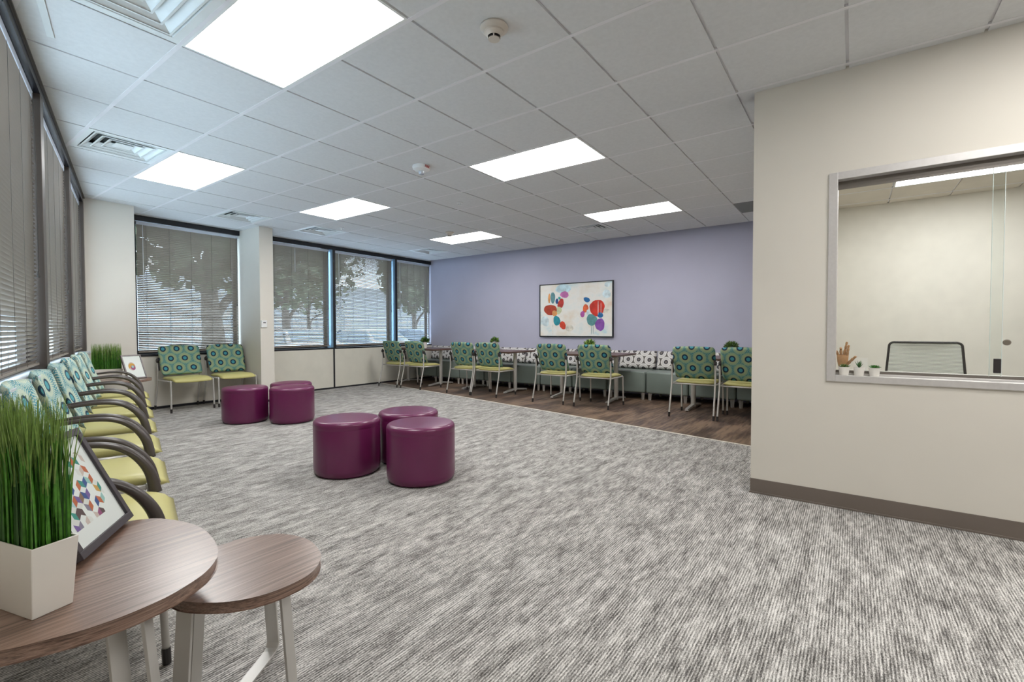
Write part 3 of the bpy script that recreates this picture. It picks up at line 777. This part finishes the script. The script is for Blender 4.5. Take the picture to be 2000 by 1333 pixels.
edges = [7.93-.66*k for k in range(12)]
edges = [y for y in edges if y-.66 > .55]
bl = ['grey green banquette seat with patterned back, in the corner by the far windows'] + ['grey green banquette seat with patterned grey back, %s seat from the far windows' % w_ for w_ in ('second', 'third', 'fourth', 'fifth', 'sixth', 'seventh', 'eighth', 'ninth', 'tenth', 'eleventh')]
bl[len(edges)-1] = 'grey green banquette seat with patterned back, last one before the reception wall corner'
b0 = bq(edges[0], bl[0])
for y1, lb in zip(edges[1:], bl[1:]): bq(y1, lb, b0)

# ------------------------------------------------------------------ painting
AX = XP; y0a, y1a, z0a, z1a = 5.03, 3.475, .985, 2.01
t = thing('painting', 'wide abstract painting of red, teal and violet blobs on the lavender wall', 'painting', (AX, (y0a+y1a)/2, (z0a+z1a)/2), -math.pi/2)
AW, AH = y0a-y1a, z1a-z0a
# local: x -> -world y (to the right when facing the wall), y -> +world x (towards wall); front at -y
b = MB(); f = .018
for q in ((-AW/2, AW/2, -AH/2, -AH/2+f), (-AW/2, AW/2, AH/2-f, AH/2), (-AW/2, -AW/2+f, -AH/2+f, AH/2-f), (AW/2-f, AW/2, -AH/2+f, AH/2-f)): b.box(q[0], q[1], -.045, 0, q[2], q[3])
b.build('frame', M['black'], t)
def canvasmat():
    k = NT('painted_canvas'); co = k.coord(); f1 = k.noise(k.scale(co, (2.2, 1, 3.0)), 1, 4, .6)
    c = k.ramp(f1, [(.30, srgb('#b9dce6')), (.40, srgb('#e6ebe8')), (.5, srgb('#f0eee9')), (.62, srgb('#ebe4d8')), (.72, srgb('#e8d5c4'))])
    k.l(c, k.b.inputs['Base Color']); k.b.inputs['Roughness'].default_value = .7; return k.m
pc = ['#c3dfe8', '#c26fae', '#5f8f96', '#17457f', '#2f9a9a', '#b8352c', '#b04026', '#e2a062', '#c9cfa8', '#2590a0', '#d2442a', '#d03322', '#e0663a', '#b458a6', '#5f9698', '#8650a6', '#1c6aa8', '#d2e3e8', '#e8e4dc', '#dcd7ca']
pm = [mat('paint_%s' % c[1:], c, .6, var=.22, vscale=14) for c in pc]
# (px,py) in the zoomed view of the painting: canvas spans x 450..1570, y 270..1085
blobs = [(830, 335, 115, 75, 0, 0), (1490, 420, 60, 60, 0, 17), (1500, 270, 40, 40, 0, 17), (530, 850, 60, 90, -.5, 17), (930, 960, 60, 50, 0, 19), (1470, 690, 80, 30, 0, 19),
         (850, 430, 66, 52, 0, 1), (600, 490, 18, 80, 0, 7), (660, 480, 36, 95, 0, 2), (728, 535, 22, 45, .1, 3), (768, 485, 22, 20, .5, 4), (790, 572, 48, 78, .35, 5),
         (760, 680, 45, 60, .2, 8), (620, 672, 100, 88, .1, 6), (690, 725, 42, 45, 0, 7), (725, 842, 52, 82, -.15, 9), (822, 915, 46, 66, -.35, 10), (1198, 512, 50, 36, .5, 16),
         (1180, 648, 42, 62, .3, 12), (1134, 740, 33, 48, 0, 13), (1218, 715, 26, 45, 0, 17), (1275, 830, 78, 88, -.1, 14), (1352, 640, 112, 118, 0, 11), (1400, 755, 42, 40, .2, 16), (1395, 905, 64, 98, .05, 15),
         (1270, 990, 4, 70, 0, 2), (1295, 985, 3, 70, 0, 2), (660, 985, 8, 90, 0, 18), (1368, 640, 5, 110, 0, 18), (1410, 650, 3, 90, 0, 18)]
b = MB(); b.mi = len(pm); b.box(-AW/2+f, AW/2-f, -.036, -.02, -AH/2+f, AH/2-f); q = random.Random(3)
for n_, (px, py, rx, ry, an, ci) in enumerate(blobs):
    cx = ((px-450)/1120-.5)*(AW-2*f); top = 290-(px-450)/1120*70; bot = 1080+(px-450)/1120*10
    cz = (.5-(py-top)/(bot-top))*(AH-2*f); sx = rx/1120*AW; sz = ry/850*AH
    ph = [q.uniform(0, 6) for _ in range(3)]; b.mi = ci; pts = []
    for k in range(36):
        a = 2*math.pi*k/36; r_ = 1+(.05*math.sin(2*a+ph[0])+.045*math.sin(3*a+ph[1])+.02*math.sin(7*a+ph[2]))*(1 if rx > 12 else 0)
        x_, z_ = sx*r_*math.cos(a), sz*r_*math.sin(a); ca, sa = math.cos(-an), math.sin(-an)
        pts.append((max(-AW/2+f, min(AW/2-f, cx+x_*ca-z_*sa)), -.0363-.00012*n_, max(-AH/2+f, min(AH/2-f, cz+x_*sa+z_*ca))))
    b.poly(pts)
b.build('canvas', pm+[canvasmat()], t, recalc=False)

# ------------------------------------------------------------------ nesting side tables
def ring2(pts, n=6): return [(p.x, p.y) for p in spline([(x, y, 0) for x, y in pts], n, True)]
def rounded_top(name, pts, z, th, m_, parent, c):
    b = MB(); out = ring2(pts)
    out = [(x-c[0], y-c[1]) for x, y in out]; n = len(out); rings = []
    lay = [(0, -th), (.004, -th+.001), (.006, -th+.005), (.006, -.004), (.004, -.0008), (0, 0)]
    for off, dz in lay:
        rr_ = []
        for i in range(n):
            a = Vector(out[i-1]); p = Vector(out[i]); d = (Vector(out[(i+1) % n])-a); nn = Vector((d.y, -d.x)); nn.normalize()
            p = p+nn*(off-.006); rr_.append(b.bm.verts.new((p.x, p.y, z+dz)))
        rings.append(rr_)
    for A, B in zip(rings, rings[1:]):
        for i in range(n): b._f([A[i], A[(i+1) % n], B[(i+1) % n], B[i]])
    b._f(rings[0][::-1]); b._f(rings[-1])
    o = b.build(name, m_, parent); autosmooth(o, 40); return o
def sled(b, p, q, z, wdt=.042, th=.008, inset=.82, rad=.03):
    """flat-strap U frame: floor bar p->q, uprights leaning inward"""
    p = Vector((p[0], p[1], 0)); q = Vector((q[0], q[1], 0)); c = (p+q)/2
    tp = c+(p-c)*inset; tq = c+(q-c)*inset; side = (q-p).cross(Vector((0, 0, 1))).normalized()
    zf = th/2+.001; up = Vector((0, 0, 1)); d = (q-p).normalized()
    path = [tp+up*z, p+(tp-p)*.06+up*(z*.06+zf), p+d*.012+up*(zf+.006), p+d*.028+up*zf, q-d*.028+up*zf, q-d*.012+up*(zf+.006), q+(tq-q)*.06+up*(z*.06+zf), tq+up*z]
    sec = [(-wdt/2, -th/2), (wdt/2, -th/2), (wdt/2, th/2), (-wdt/2, th/2)]
    rings = []
    for i, P_ in enumerate(path):
        t_ = (path[min(i+1, 7)]-path[max(i-1, 0)]).normalized(); nn = side.cross(t_)
        rings.append([b.bm.verts.new(P_+side*a+nn*c_) for a, c_ in sec])
    for A, B in zip(rings, rings[1:]):
        for j in range(4): b._f([A[j], A[(j+1) % 4], B[(j+1) % 4], B[j]])
    b._f(rings[0][::-1]); b._f(rings[-1])
def nest(lab, c, pts, z, frames, m_):
    t = thing('side_table', lab, 'side table', (c[0], c[1], 0))
    rounded_top('tabletop', pts, z, .03, m_, t, c)
    for p, q in frames:
        b = MB(); sled(b, (p[0]-c[0], p[1]-c[1]), (q[0]-c[0], q[1]-c[1]), z-.03); b.build('leg_frame', M['silver'], t, bevel=.001)
    return t
big = [(.575, 1.71), (.6, 1.60), (.577, 1.48), (.524, 1.375), (.45, 1.29), (.37, 1.245), (.28, 1.225), (.19, 1.235), (.10, 1.28), (.04, 1.37), (.01, 1.50), (.03, 1.64), (.10, 1.76), (.22, 1.84), (.35, 1.86), (.475, 1.815)]
# scaled so that the rim falls on z = .55
def az(P, z): return P
big = [(.486, 1.767), (.545, 1.690), (.574, 1.545), (.545, 1.369), (.488, 1.272), (.411, 1.222), (.340, 1.204), (.258, 1.207), (.189, 1.231), (.142, 1.254), (.06, 1.32), (.0, 1.43), (-.01, 1.57), (.05, 1.70), (.16, 1.79), (.33, 1.825)]
sm = [(.700, 1.655), (.735, 1.653), (.826, 1.594), (.860, 1.492), (.848, 1.396), (.812, 1.318), (.742, 1.262), (.648, 1.255), (.570, 1.286), (.511, 1.349), (.475, 1.43), (.48, 1.53), (.53, 1.62), (.61, 1.66)]
nest('larger grey walnut side table holding the grass planter and the cube print', (.29, 1.52), big, .55, [((.41, 1.30), (.02, 1.60)), ((.345, 1.30), (.10, 1.78))], M['walnut'])
nest('smaller low grey walnut side table tucked partly under the larger one', (.67, 1.45), sm, .43, [((.84, 1.65), (.452, 1.385)), ((.735, 1.33), (.58, 1.62))], M['walnut'])
far = [(1.80+.315*math.cos(a*math.pi/8), 7.05+.315*math.sin(a*math.pi/8)) for a in range(16)]
nest('far round side table in the corner holding a grass planter and a framed print', (1.80, 7.05), far, .55, [((1.98, 6.85), (1.58, 7.25)), ((1.58, 6.85), (1.98, 7.25))], M['walnut'])

# grass planters
def planter(lab, loc, rz, lx, ly, h, gh, n, seed, grp='white planters of artificial grass', lean=.05):
    t = thing('grass_planter', lab, 'plant', loc, rz, grp); tp = 1.16
    b = MB(); q0 = [(-lx/2, -ly/2), (lx/2, -ly/2), (lx/2, ly/2), (-lx/2, ly/2)]
    V = []
    for s_, z_, ins in ((1, 0, 0), (tp, h, 0), (tp, h, .004), (tp, h-.02, .004)):
        V.append([b.bm.verts.new(((abs(x)*s_-ins)*(1 if x > 0 else -1), (abs(y)*s_ - ins - (s_-1)*(ly-lx)/2*0)*(1 if y > 0 else -1), z_)) for x, y in q0])
    for A, B in zip(V, V[1:]):
        for k in range(4): b._f([A[k], A[(k+1) % 4], B[(k+1) % 4], B[k]])
    b._f(V[0][::-1]); b._f(V[-1]); b.build('pot', M['pot'], t, bevel=.002)
    q = random.Random(seed); b = MB()
    for k in range(n):
        x = q.uniform(-.44, .44)*lx*tp; y = q.uniform(-.46, .46)*ly*tp; hh = gh*q.uniform(.74, 1.03)
        dx, dy = q.gauss(0, lean), q.gauss(0, lean); w_ = q.uniform(.0014, .0028); a = q.uniform(0, math.pi)
        sx, sy = math.cos(a)*w_, math.sin(a)*w_; prev = None
        for j in range(5):
            f_ = j/4; px = x+dx*f_*f_; py = y+dy*f_*f_; pz = h-.03+(hh+.03)*f_; s_ = 1-.85*f_**2
            cur = [b.bm.verts.new((px-sx*s_, py-sy*s_, pz)), b.bm.verts.new((px+sx*s_, py+sy*s_, pz))]
            if prev:
                b.mi = 1 if j == 4 or (j == 3 and k % 3 == 0) else (2 if k % 4 == 0 else 0)
                b._f([prev[0], prev[1], cur[1], cur[0]])
            prev = cur
    g = b.build('grass', [M['grass'], M['grasstip'], mat('deep_grass', '#2f5f1e', .5, var=.2)], t, recalc=False); g['kind'] = 'stuff'
    return t
ez = math.atan2(.268, .963)
c = Vector((.192, 1.325, 0))+Vector((.963, .268, 0))*.034+Vector((-.268, .963, 0))*.10
planter('large white planter of tall artificial grass at the left photo edge', (c.x, c.y, .55), ez, .068, .20, .148, .29, 900, 5, lean=.012)
planter('small looking white planter of artificial grass on the far side table', (1.73, 7.20, .55), -.3, .26, .09, .12, .30, 800, 6, lean=.006)

# framed prints
def framed(lab, BLp, BRp, z, h, lean, depth, fwid, fm, art):
    BLp, BRp = Vector((*BLp, z)), Vector((*BRp, z)); ex_ = (BRp-BLp); W = ex_.length; ex_.normalize()
    t = thing('picture_frame', lab, 'picture frame', (BLp+BRp)/2+Vector((0, 0, 0)), math.atan2(ex_.y, ex_.x))
    # local x along bottom edge, -y faces out, leaning back (+y)
    a = math.radians(lean); U = Vector((0, math.sin(a), math.cos(a))); N = Vector((0, -math.cos(a), math.sin(a))); off = Vector((0, 0, .0015+math.sin(a)*depth))
    def P(x, y, d): return off+Vector((x, 0, 0))+U*y-N*d
    def slab(b, x0, x1, y0, y1, d0, d1): b.obox(P((x0+x1)/2, (y0+y1)/2, (d0+d1)/2), (x1-x0, y1-y0, d1-d0), (1, 0, 0), U, -N)
    b = MB()
    for q in ((-W/2, W/2, 0, fwid), (-W/2, W/2, h-fwid, h), (-W/2, -W/2+fwid, fwid, h-fwid), (W/2-fwid, W/2, fwid, h-fwid)): slab(b, *q, 0, depth)
    b.build('frame', fm, t, bevel=.0015)
    b = MB(); slab(b, -W/2+fwid, W/2-fwid, fwid, h-fwid, .008, .012); b.build('mat_board', M['mat'], t)
    b = MB(); slab(b, -W/2+fwid, W/2-fwid, fwid, h-fwid, .003, .0045); b.build('glass_pane', M['glass'], t)
    b = MB(); art(b, lambda x, y, k=0: P(x, y, .0076-.0001*k), W, h)
    b.build('print', ARTM, t, recalc=False)
    # strut behind
    b = MB(); y_ = h*.62; foot = P(0, y_, depth); gnd = Vector((0, foot.y+ .07, .004))
    b.sweep([foot, gnd], [(-.02, -.002), (.02, -.002), (.02, .002), (-.02, .002)]); b.build('easel_back', fm, t)
    return t
ac = ['#f4f1ec', '#2f4f8f', '#c9652f', '#d9a046', '#2f8f7f', '#9fc9c0', '#8d6a4f', '#5a3f7a', '#a34a78', '#8a7f8f', '#d8c0b4', '#5a3d36', '#b5d0d0', '#7a5a9a', '#e9e4dc']
ARTM = [mat('ink_%s' % c_[1:], c_, .7, var=.05) for c_ in ac]
def cubes(b, P, W, h):
    q = random.Random(11); w0, h0 = .05, .062; sx = .0165; sy = .0105
    x0, x1, y0_, y1_ = -W/2+w0, W/2-w0, h0, h-h0
    def clip(x, y): return (max(x0, min(x1, x)), max(y0_, min(y1_, y)))
    r_ = 0; y = y0_-sy*2
    while y < y1_+sy*2:
        x = x0-sx*2+(r_ % 2)*sx
        while x < x1+sx*2:
            faces = [[(x, y), (x+sx, y+sy), (x, y+2*sy), (x-sx, y+sy)], [(x, y), (x-sx, y+sy), (x-sx, y-sy), (x, y-2*sy)], [(x, y), (x+sx, y+sy), (x+sx, y-sy), (x, y-2*sy)]]
            for k, F in enumerate(faces):
                F2 = [clip(*p_) for p_ in F]; ar = abs(sum(F2[i][0]*F2[(i+1) % 4][1]-F2[(i+1) % 4][0]*F2[i][1] for i in range(4)))/2
                if ar < 1e-6: continue
                b.mi = q.choice([0, 14, 0]) if (k == 0 or q.random() < .28) else q.randrange(1, 14)
                b.poly([P(*p_) for p_ in F2])
            x += 2*sx
        y += 3*sy; r_ += 1
def swirl(b, P, W, h):
    def disc(cx, cy_, rx, ry, mi, k, a0=0, a1=2*math.pi):
        b.mi = mi; b.poly([P(cx+rx*math.cos(a0+(a1-a0)*i/23), cy_+ry*math.sin(a0+(a1-a0)*i/23), k) for i in range(24)])
    disc(-.02, h*.52, .04, .052, 10, 0); disc(-.02, h*.50, .038, .045, 3, 1, .3, 3.6); disc(-.01, h*.46, .026, .03, 8, 2); disc(-.012, h*.5, .013, .016, 5, 3)
framed('charcoal framed print of coloured cubes leaning on the larger side table', (.315, 1.527), (.482, 1.770), .55, .31, 25, .035, .02, M['frameblk'], cubes)
framed('small pewter framed print leaning on the far side table', (1.84, 6.87), (2.05, 6.94), .55, .30, 22, .02, .014, M['framesil'], swirl)

# ------------------------------------------------------------------ reception sill items
def pot_succ(y, lab, seed, kind):
    t = thing('succulent', lab, 'plant', (XR+.024, y, .8405), 0, 'succulents on the counter window sill'); t.scale = (1.2, 1.2, 1.12)
    b = MB(); b.lathe([(0, 0), (.0195, 0), (.024, .042), (.0248, .046), (.0225, .046), (.021, .040), (0, .040)], 28); autosmooth(b.build('pot', M['pot'], t))
    b = MB(); b.lathe([(0, .0405), (.021, .0405)], 16); b.build('soil', M['soil'], t)
    q = random.Random(seed); b = MB(); n = 26 if kind != 1 else 16
    for k in range(n):
        f_ = k/n; th = k*2.4; ph = (1.25-.95*f_) if kind != 1 else (.62-.5*f_); ln = (.034-.012*f_) if kind != 1 else q.uniform(.034, .05)
        if kind == 2: ln *= 1.0; ph *= 1.05
        d = Vector((math.sin(ph)*math.cos(th), math.sin(ph)*math.sin(th), math.cos(ph))); side = d.cross(Vector((0, 0, 1))).normalized(); up_ = side.cross(d)
        w_ = .0052 if kind == 0 else (.0028 if kind == 1 else .0062); base = Vector((0, 0, .04)); b.mi = k % 2
        V = [base, base+d*ln*.5+side*w_, base+d*ln*.5-side*w_, base+d*ln*.5+up_*w_*.6, base+d*ln*.5-up_*w_*.6, base+d*ln+up_*.002*(kind != 1)]
        V = [b.bm.verts.new(v_) for v_ in V]
        for tri in ((0, 1, 3), (0, 3, 2), (0, 2, 4), (0, 4, 1), (5, 3, 1), (5, 2, 3), (5, 4, 2), (5, 1, 4)): b._f([V[i] for i in tri])
    b.build('leaves', [M['leaf2'], mat('succulent_green', ['#6b7a3c', '#4a7a4a', '#4c8a3c'][kind], .45, var=.2, vscale=90)], t, smooth=False)
pot_succ(.040, 'leftmost succulent with wide olive leaves in a white pot on the counter sill', 1, 0)
pot_succ(-.036, 'middle spiky upright succulent in a white pot on the counter sill', 2, 1)
pot_succ(-.112, 'rightmost rosette succulent in a white pot on the counter sill', 3, 2)
# wooden artist hand
t = thing('wooden_hand', 'tan jointed wooden artist hand with raised fingers behind the succulents', 'figurine', (3.80, .050, .835), -.35); t.scale = (1.14, 1.14, 1.14)
# local: fingers spread along y (left +), front -x
b = MB(); b.lathe([(0, 0), (.022, 0), (.022, .006), (.012, .01), (.012, .03), (.016, .04)], 20); autosmooth(b.build('wrist_stand', M['woodhand'], t))
def palm(u, v, sd):
    h_ = (v+1)/2; wy = .026+.010*h_-.006*h_*h_; th = .013*ss(u, 3)*ss(v, 3)
    return Vector(((-th if sd else th), u*wy*(1-.25*(1-h_)**2), .034+h_*.078))
b = MB(); b.pillow(palm, 12, 10); b.build('palm', M['woodhand'], t, smooth=True)
def finger(name, pts, r):
    b = MB()
    for i in range(len(pts)-1):
        p, q_ = Vector(pts[i]), Vector(pts[i+1]); d = (q_-p); n_ = 7; rr_ = r*(1-.12*i)
        b.tube([p+d*k/(n_-1) for k in range(n_)], [rr_*(.45+.55*math.sin(math.pi*(.18+.64*k/(n_-1)))) for k in range(n_)], 10)
    b.build(name, M['woodhand'], t, smooth=True)
finger('finger', [(0, .024, .105), (-.006, .026, .125), (-.022, .024, .130), (-.034, .021, .118)], .0070)
finger('finger', [(0, .009, .112), (-.004, .008, .138), (-.018, .004, .150), (-.030, .0, .142)], .0076)
finger('finger', [(0, -.007, .112), (.001, -.013, .142), (-.002, -.018, .166), (-.004, -.022, .184)], .0078)
finger('finger', [(0, -.021, .104), (-.004, -.027, .128), (-.008, -.031, .150), (-.010, -.034, .166)], .0074)
finger('thumb', [(-.004, -.024, .055), (-.010, -.044, .076), (-.014, -.060, .092), (-.016, -.072, .104)], .0088)
# acrylic card holder
t = thing('card_holder', 'clear acrylic holder with a white card behind the succulents', 'sign holder', (3.83, -.045, .835), -.1)
b = MB(); b.obox((0, 0, .055), (.002, .075, .105), (1, 0, 0), (0, 1, 0)); b.build('card', M['mat'], t)
b = MB(); b.obox((-.012, 0, .002), (.03, .08, .003)); b.build('acrylic_stand', M['glass2'], t)
# office chair
t = thing('office_chair', 'office chair with pale mesh back and black rim behind the counter window', 'chair', (5.0, -.49, 0), -math.pi/2-math.pi+math.pi)
def rrect(w0, w1, z0, z1, rad, n=6):
    pts = []
    for (cx, cz, a0, ww) in ((w1-rad, z1-rad, 0, 1), (-w1+rad, z1-rad, 90, 1), (-w0+rad, z0+rad, 180, 1), (w0-rad, z0+rad, 270, 1)):
        for k in range(n+1):
            a = math.radians(a0+90*k/n); pts.append((cx+rad*math.cos(a), cz+rad*math.sin(a)))
    return pts
# back outline: slightly wider at the bottom
out = rrect(.265, .232, .52, 1.015, .035)
def yb(x, z): return .20+.05*(z-.5)-.55*x*x*.6
b = MB(); b.tube([(x, yb(x, z), z) for x, z in out], .009, 8, closed=True, up=Vector((0, 1, 0))); b.build('back_frame', M['charcoal'], t, smooth=True)
b = MB(); nx, nz = 12, 10
V = [[None]*(nz+1) for _ in range(nx+1)]
for i in range(nx+1):
    for j in range(nz+1):
        h_ = j/nz; z_ = .525+h_*.485; x_ = (-1+2*i/nx)*(.258-.030*h_); V[i][j] = b.bm.verts.new((x_, yb(x_, z_)-.002, z_))
for i in range(nx):
    for j in range(nz): b._f([V[i][j], V[i+1][j], V[i+1][j+1], V[i][j+1]])
b.build('back_mesh', M['mesh'], t, smooth=True)
def ose(u, v, sd): return Vector((u*.25, v*.24-.02, .46+(.035 if sd else -.03)*ss(u, 5)*ss(v, 5)))
b = MB(); b.pillow(ose, 14, 14); b.build('seat', M['charcoal'], t, smooth=True)
b = MB(); b.tube([(0, .0, .1), (0, 0, .43)], .028, 14); b.tube([(0, .1, .42), (0, .24, .44), (0, .225, .6)], .018, 8); b.build('column', M['charcoal'], t, smooth=True)
b = MB()
for k in range(5):
    a = k*2*math.pi/5; b.tube([(0, 0, .11), (.28*math.cos(a), .28*math.sin(a), .075)], [.025, .015], 8)
    b.lathe([(0, -.02), (.03, -.02), (.032, 0), (.03, .02), (0, .02)], 14, (.28*math.cos(a), .28*math.sin(a), .033), axis=(math.sin(a), -math.cos(a), 0))
b.build('star_base', M['charcoal'], t, smooth=False)

# ------------------------------------------------------------------ outside
b = MB(); b.box(-60, 90, 8.5, 90, -.35, -.3)
struct(b.build('floor', mat('parking_asphalt', '#8f969e', .9, var=.1)), 'pale car park outside the far windows')
b = MB(); b.prism([tuple(L(60, -70)[:2]), tuple(L(60, -.4)[:2]), tuple(L(-.95, -.4)[:2]), tuple(L(-.95, -70)[:2])], -.352, -.302)
struct(b.build('floor', mat('pale_concrete_path', '#c3c9cc', .95, var=.1)), 'pale paved strip outside the left windows')
b = MB(); b.box(-20, 70, 42, 42.6, -.3, 5.5); 
for k in range(30): b.box(-19+k*3, -18+k*3, 41.9, 42.0, 1, 2.6)
o = b.build('building', mat('pale_stucco', '#b9bdc2', .9), None); tag(o, 'pale low building far beyond the car park', 'building')
def car(lab, x, y, rz, hexc, proto=None):
    if proto:
        r_ = dup(proto, lab, (x, y, -.3), rz, 'cars parked outside'); 
        for c_ in kids(r_):
            if c_.name.startswith('body'):
                c_.data = c_.data.copy(); c_.data.materials[0] = mat('car_paint', hexc, .3, spec=.6)
        return r_
    t = thing('parked_car', lab, 'car', (x, y, -.3), rz, 'cars parked outside')
    prof = [(-2.2, .35), (-2.25, .6), (-2.15, .85), (-1.9, .95), (-1.35, 1.02), (-.75, 1.4), (.3, 1.46), (.9, 1.38), (1.55, 1.0), (2.0, .92), (2.2, .7), (2.2, .35)]
    sp = spline([(a, c_, 0) for a, c_ in prof], 4); b = MB(); lay = []
    for w_, sc in ((-.88, .9), (-.8, 1), (.8, 1), (.88, .9)):
        lay.append([b.bm.verts.new((p.x*(.97 if abs(w_) > .85 else 1), w_*(1 if p.y < .98 else 1-.28*(p.y-.98)/.48), .35+(p.y-.35)*(1 if p.y < .98 else 1)*(.985 if abs(w_) > .85 else 1))) for p in sp])
    n = len(sp)
    for A, B in zip(lay, lay[1:]):
        for i in range(n-1): b._f([A[i], A[i+1], B[i+1], B[i]])
        b._f([A[n-1], A[0], B[0], B[n-1]])
    b._f(lay[0]); b._f(lay[-1][::-1]); autosmooth(b.build('body', mat('car_paint', hexc, .3, spec=.6), t), 40)
    gm = mat('car_glass', '#74879a', .1, spec=.9)  # bright sky reflection is put into the glass colour
    b = MB(); b.poly([(-1.32, -.72, 1.06), (-.8, -.63, 1.40), (-.8, .63, 1.40), (-1.32, .72, 1.06)])
    b.poly([(1.5, -.72, 1.06), (.98, -.63, 1.38), (.98, .63, 1.38), (1.5, .72, 1.06)])
    bmesh.ops.translate(b.bm, verts=b.bm.verts, vec=(0, 0, .03)); b.build('windscreen', gm, t)
    b = MB()
    for s in (-1, 1):
        b.poly([(-1.15, s*.86, 1.02), (-.72, s*.74, 1.36), (.1, s*.73, 1.39), (.1, s*.86, 1.02)]); b.poly([(.18, s*.86, 1.02), (.18, s*.73, 1.39), (.85, s*.74, 1.34), (1.35, s*.86, 1.02)])
    b.build('side_window', gm, t)
    for cx in (-1.4, 1.35):
        for s in (-1, 1):
            b = MB(); b.lathe([(0, -.11), (.2, -.11), (.32, -.09), (.33, 0), (.32, .09), (.2, .11), (0, .11)], 24, (cx, s*.8, .33), axis=(0, 1, 0)); autosmooth(b.build('wheel', M['charcoal'], t))
    b = MB(); b.box(-2.24, -2.16, -.75, -.5, .62, .76); b.box(-2.24, -2.16, .5, .75, .62, .76); b.build('headlight', M['white'], t)
    return t
c0 = car('white car parked outside, seen through the blind just right of the column', 8.5, 15.0, 1.5, '#e6ebf2')
car('silver car parked outside, seen through the middle blind right of the column', 11.45, 15.0, 1.57, '#c9d2de', c0)
car('light blue grey car parked outside beyond the narrow corner blind', 14.3, 15.2, 1.62, '#a9b8c9', c0)
car('white car parked outside beyond the left window blinds', -3.6, 15.5, .2, '#e2e8ee', c0)
lm = [mat('tree_foliage', '#66745a', .8, var=.4, vscale=2), mat('tree_foliage_light', '#8d9a7c', .8, var=.3, vscale=2)]
bark = mat('tree_bark', '#7f776f', .9, var=.3, vscale=5)
leafmesh = {}
def tree(lab, x, y, h, r, seed, trunk_r=.2):
    t = thing('tree', lab, 'tree', (x, y, -.3), 0, 'trees outside'); q = random.Random(seed)
    b = MB(); b.tube(spline([(0, 0, -.05), (.05, .05, 1.2), (-.05, 0, 2.4), (.1, 0, h*.7)], 4), [trunk_r*(1.25-.9*i/12) for i in range(13)], 12)
    for k in range(6):
        a = k*1.05+q.uniform(-.3, .3); z_ = 2.0+.25*k
        b.tube(spline([(0, 0, z_-.4), (.5*math.cos(a), .5*math.sin(a), z_+.4), (r*.7*math.cos(a), r*.7*math.sin(a), z_+1.2)], 4), [trunk_r*.5*(1-.09*i) for i in range(9)], 8)
    b.build('trunk', bark, t, smooth=True)
    b = MB()
    for k in range(2600):
        th = q.uniform(0, 2*math.pi); cz = q.uniform(-1, 1); rr_ = q.random()**.4; sxy = math.sqrt(1-cz*cz)
        p = Vector((r*rr_*sxy*math.cos(th), r*rr_*sxy*math.sin(th), h+ (h-2.3)*.95*rr_*cz)); s_ = q.uniform(.12, .30)
        a = Vector((q.gauss(0, 1), q.gauss(0, 1), q.gauss(0, 1))).normalized(); c_ = a.orthogonal().normalized(); d = a.cross(c_); b.mi = 1 if q.random() < .35 else 0
        b.poly([p+c_*s_, p+d*s_*.6, p-c_*s_, p-d*s_*.6])
    b.build('crown', lm, t, recalc=False)
tree('leafy tree outside the far window left of the column', 5.4, 13.5, 4.6, 2.4, 1, .28)
tree('leafy tree outside just right of the column', 11.6, 21.2, 5.4, 2.7, 2, .22)
tree('leafy tree outside the middle far window', 18.9, 31.5, 7.2, 4.0, 3, .16)
tree('leafy tree outside the narrow corner window', 21.6, 23.5, 5.2, 2.4, 4, .2)
p = L(-5, -11); tree('leafy tree outside beyond the farthest left window', p.x, p.y, 5.2, 3.2, 5, .25)
p = L(3, -12); tree('leafy tree outside the middle left window', p.x, p.y, 5.0, 3.2, 6, .22)
p = L(-13, -16); tree('distant leafy tree outside the left windows', p.x, p.y, 5.4, 3.2, 7, .25)
print('objects', len(bpy.data.objects))
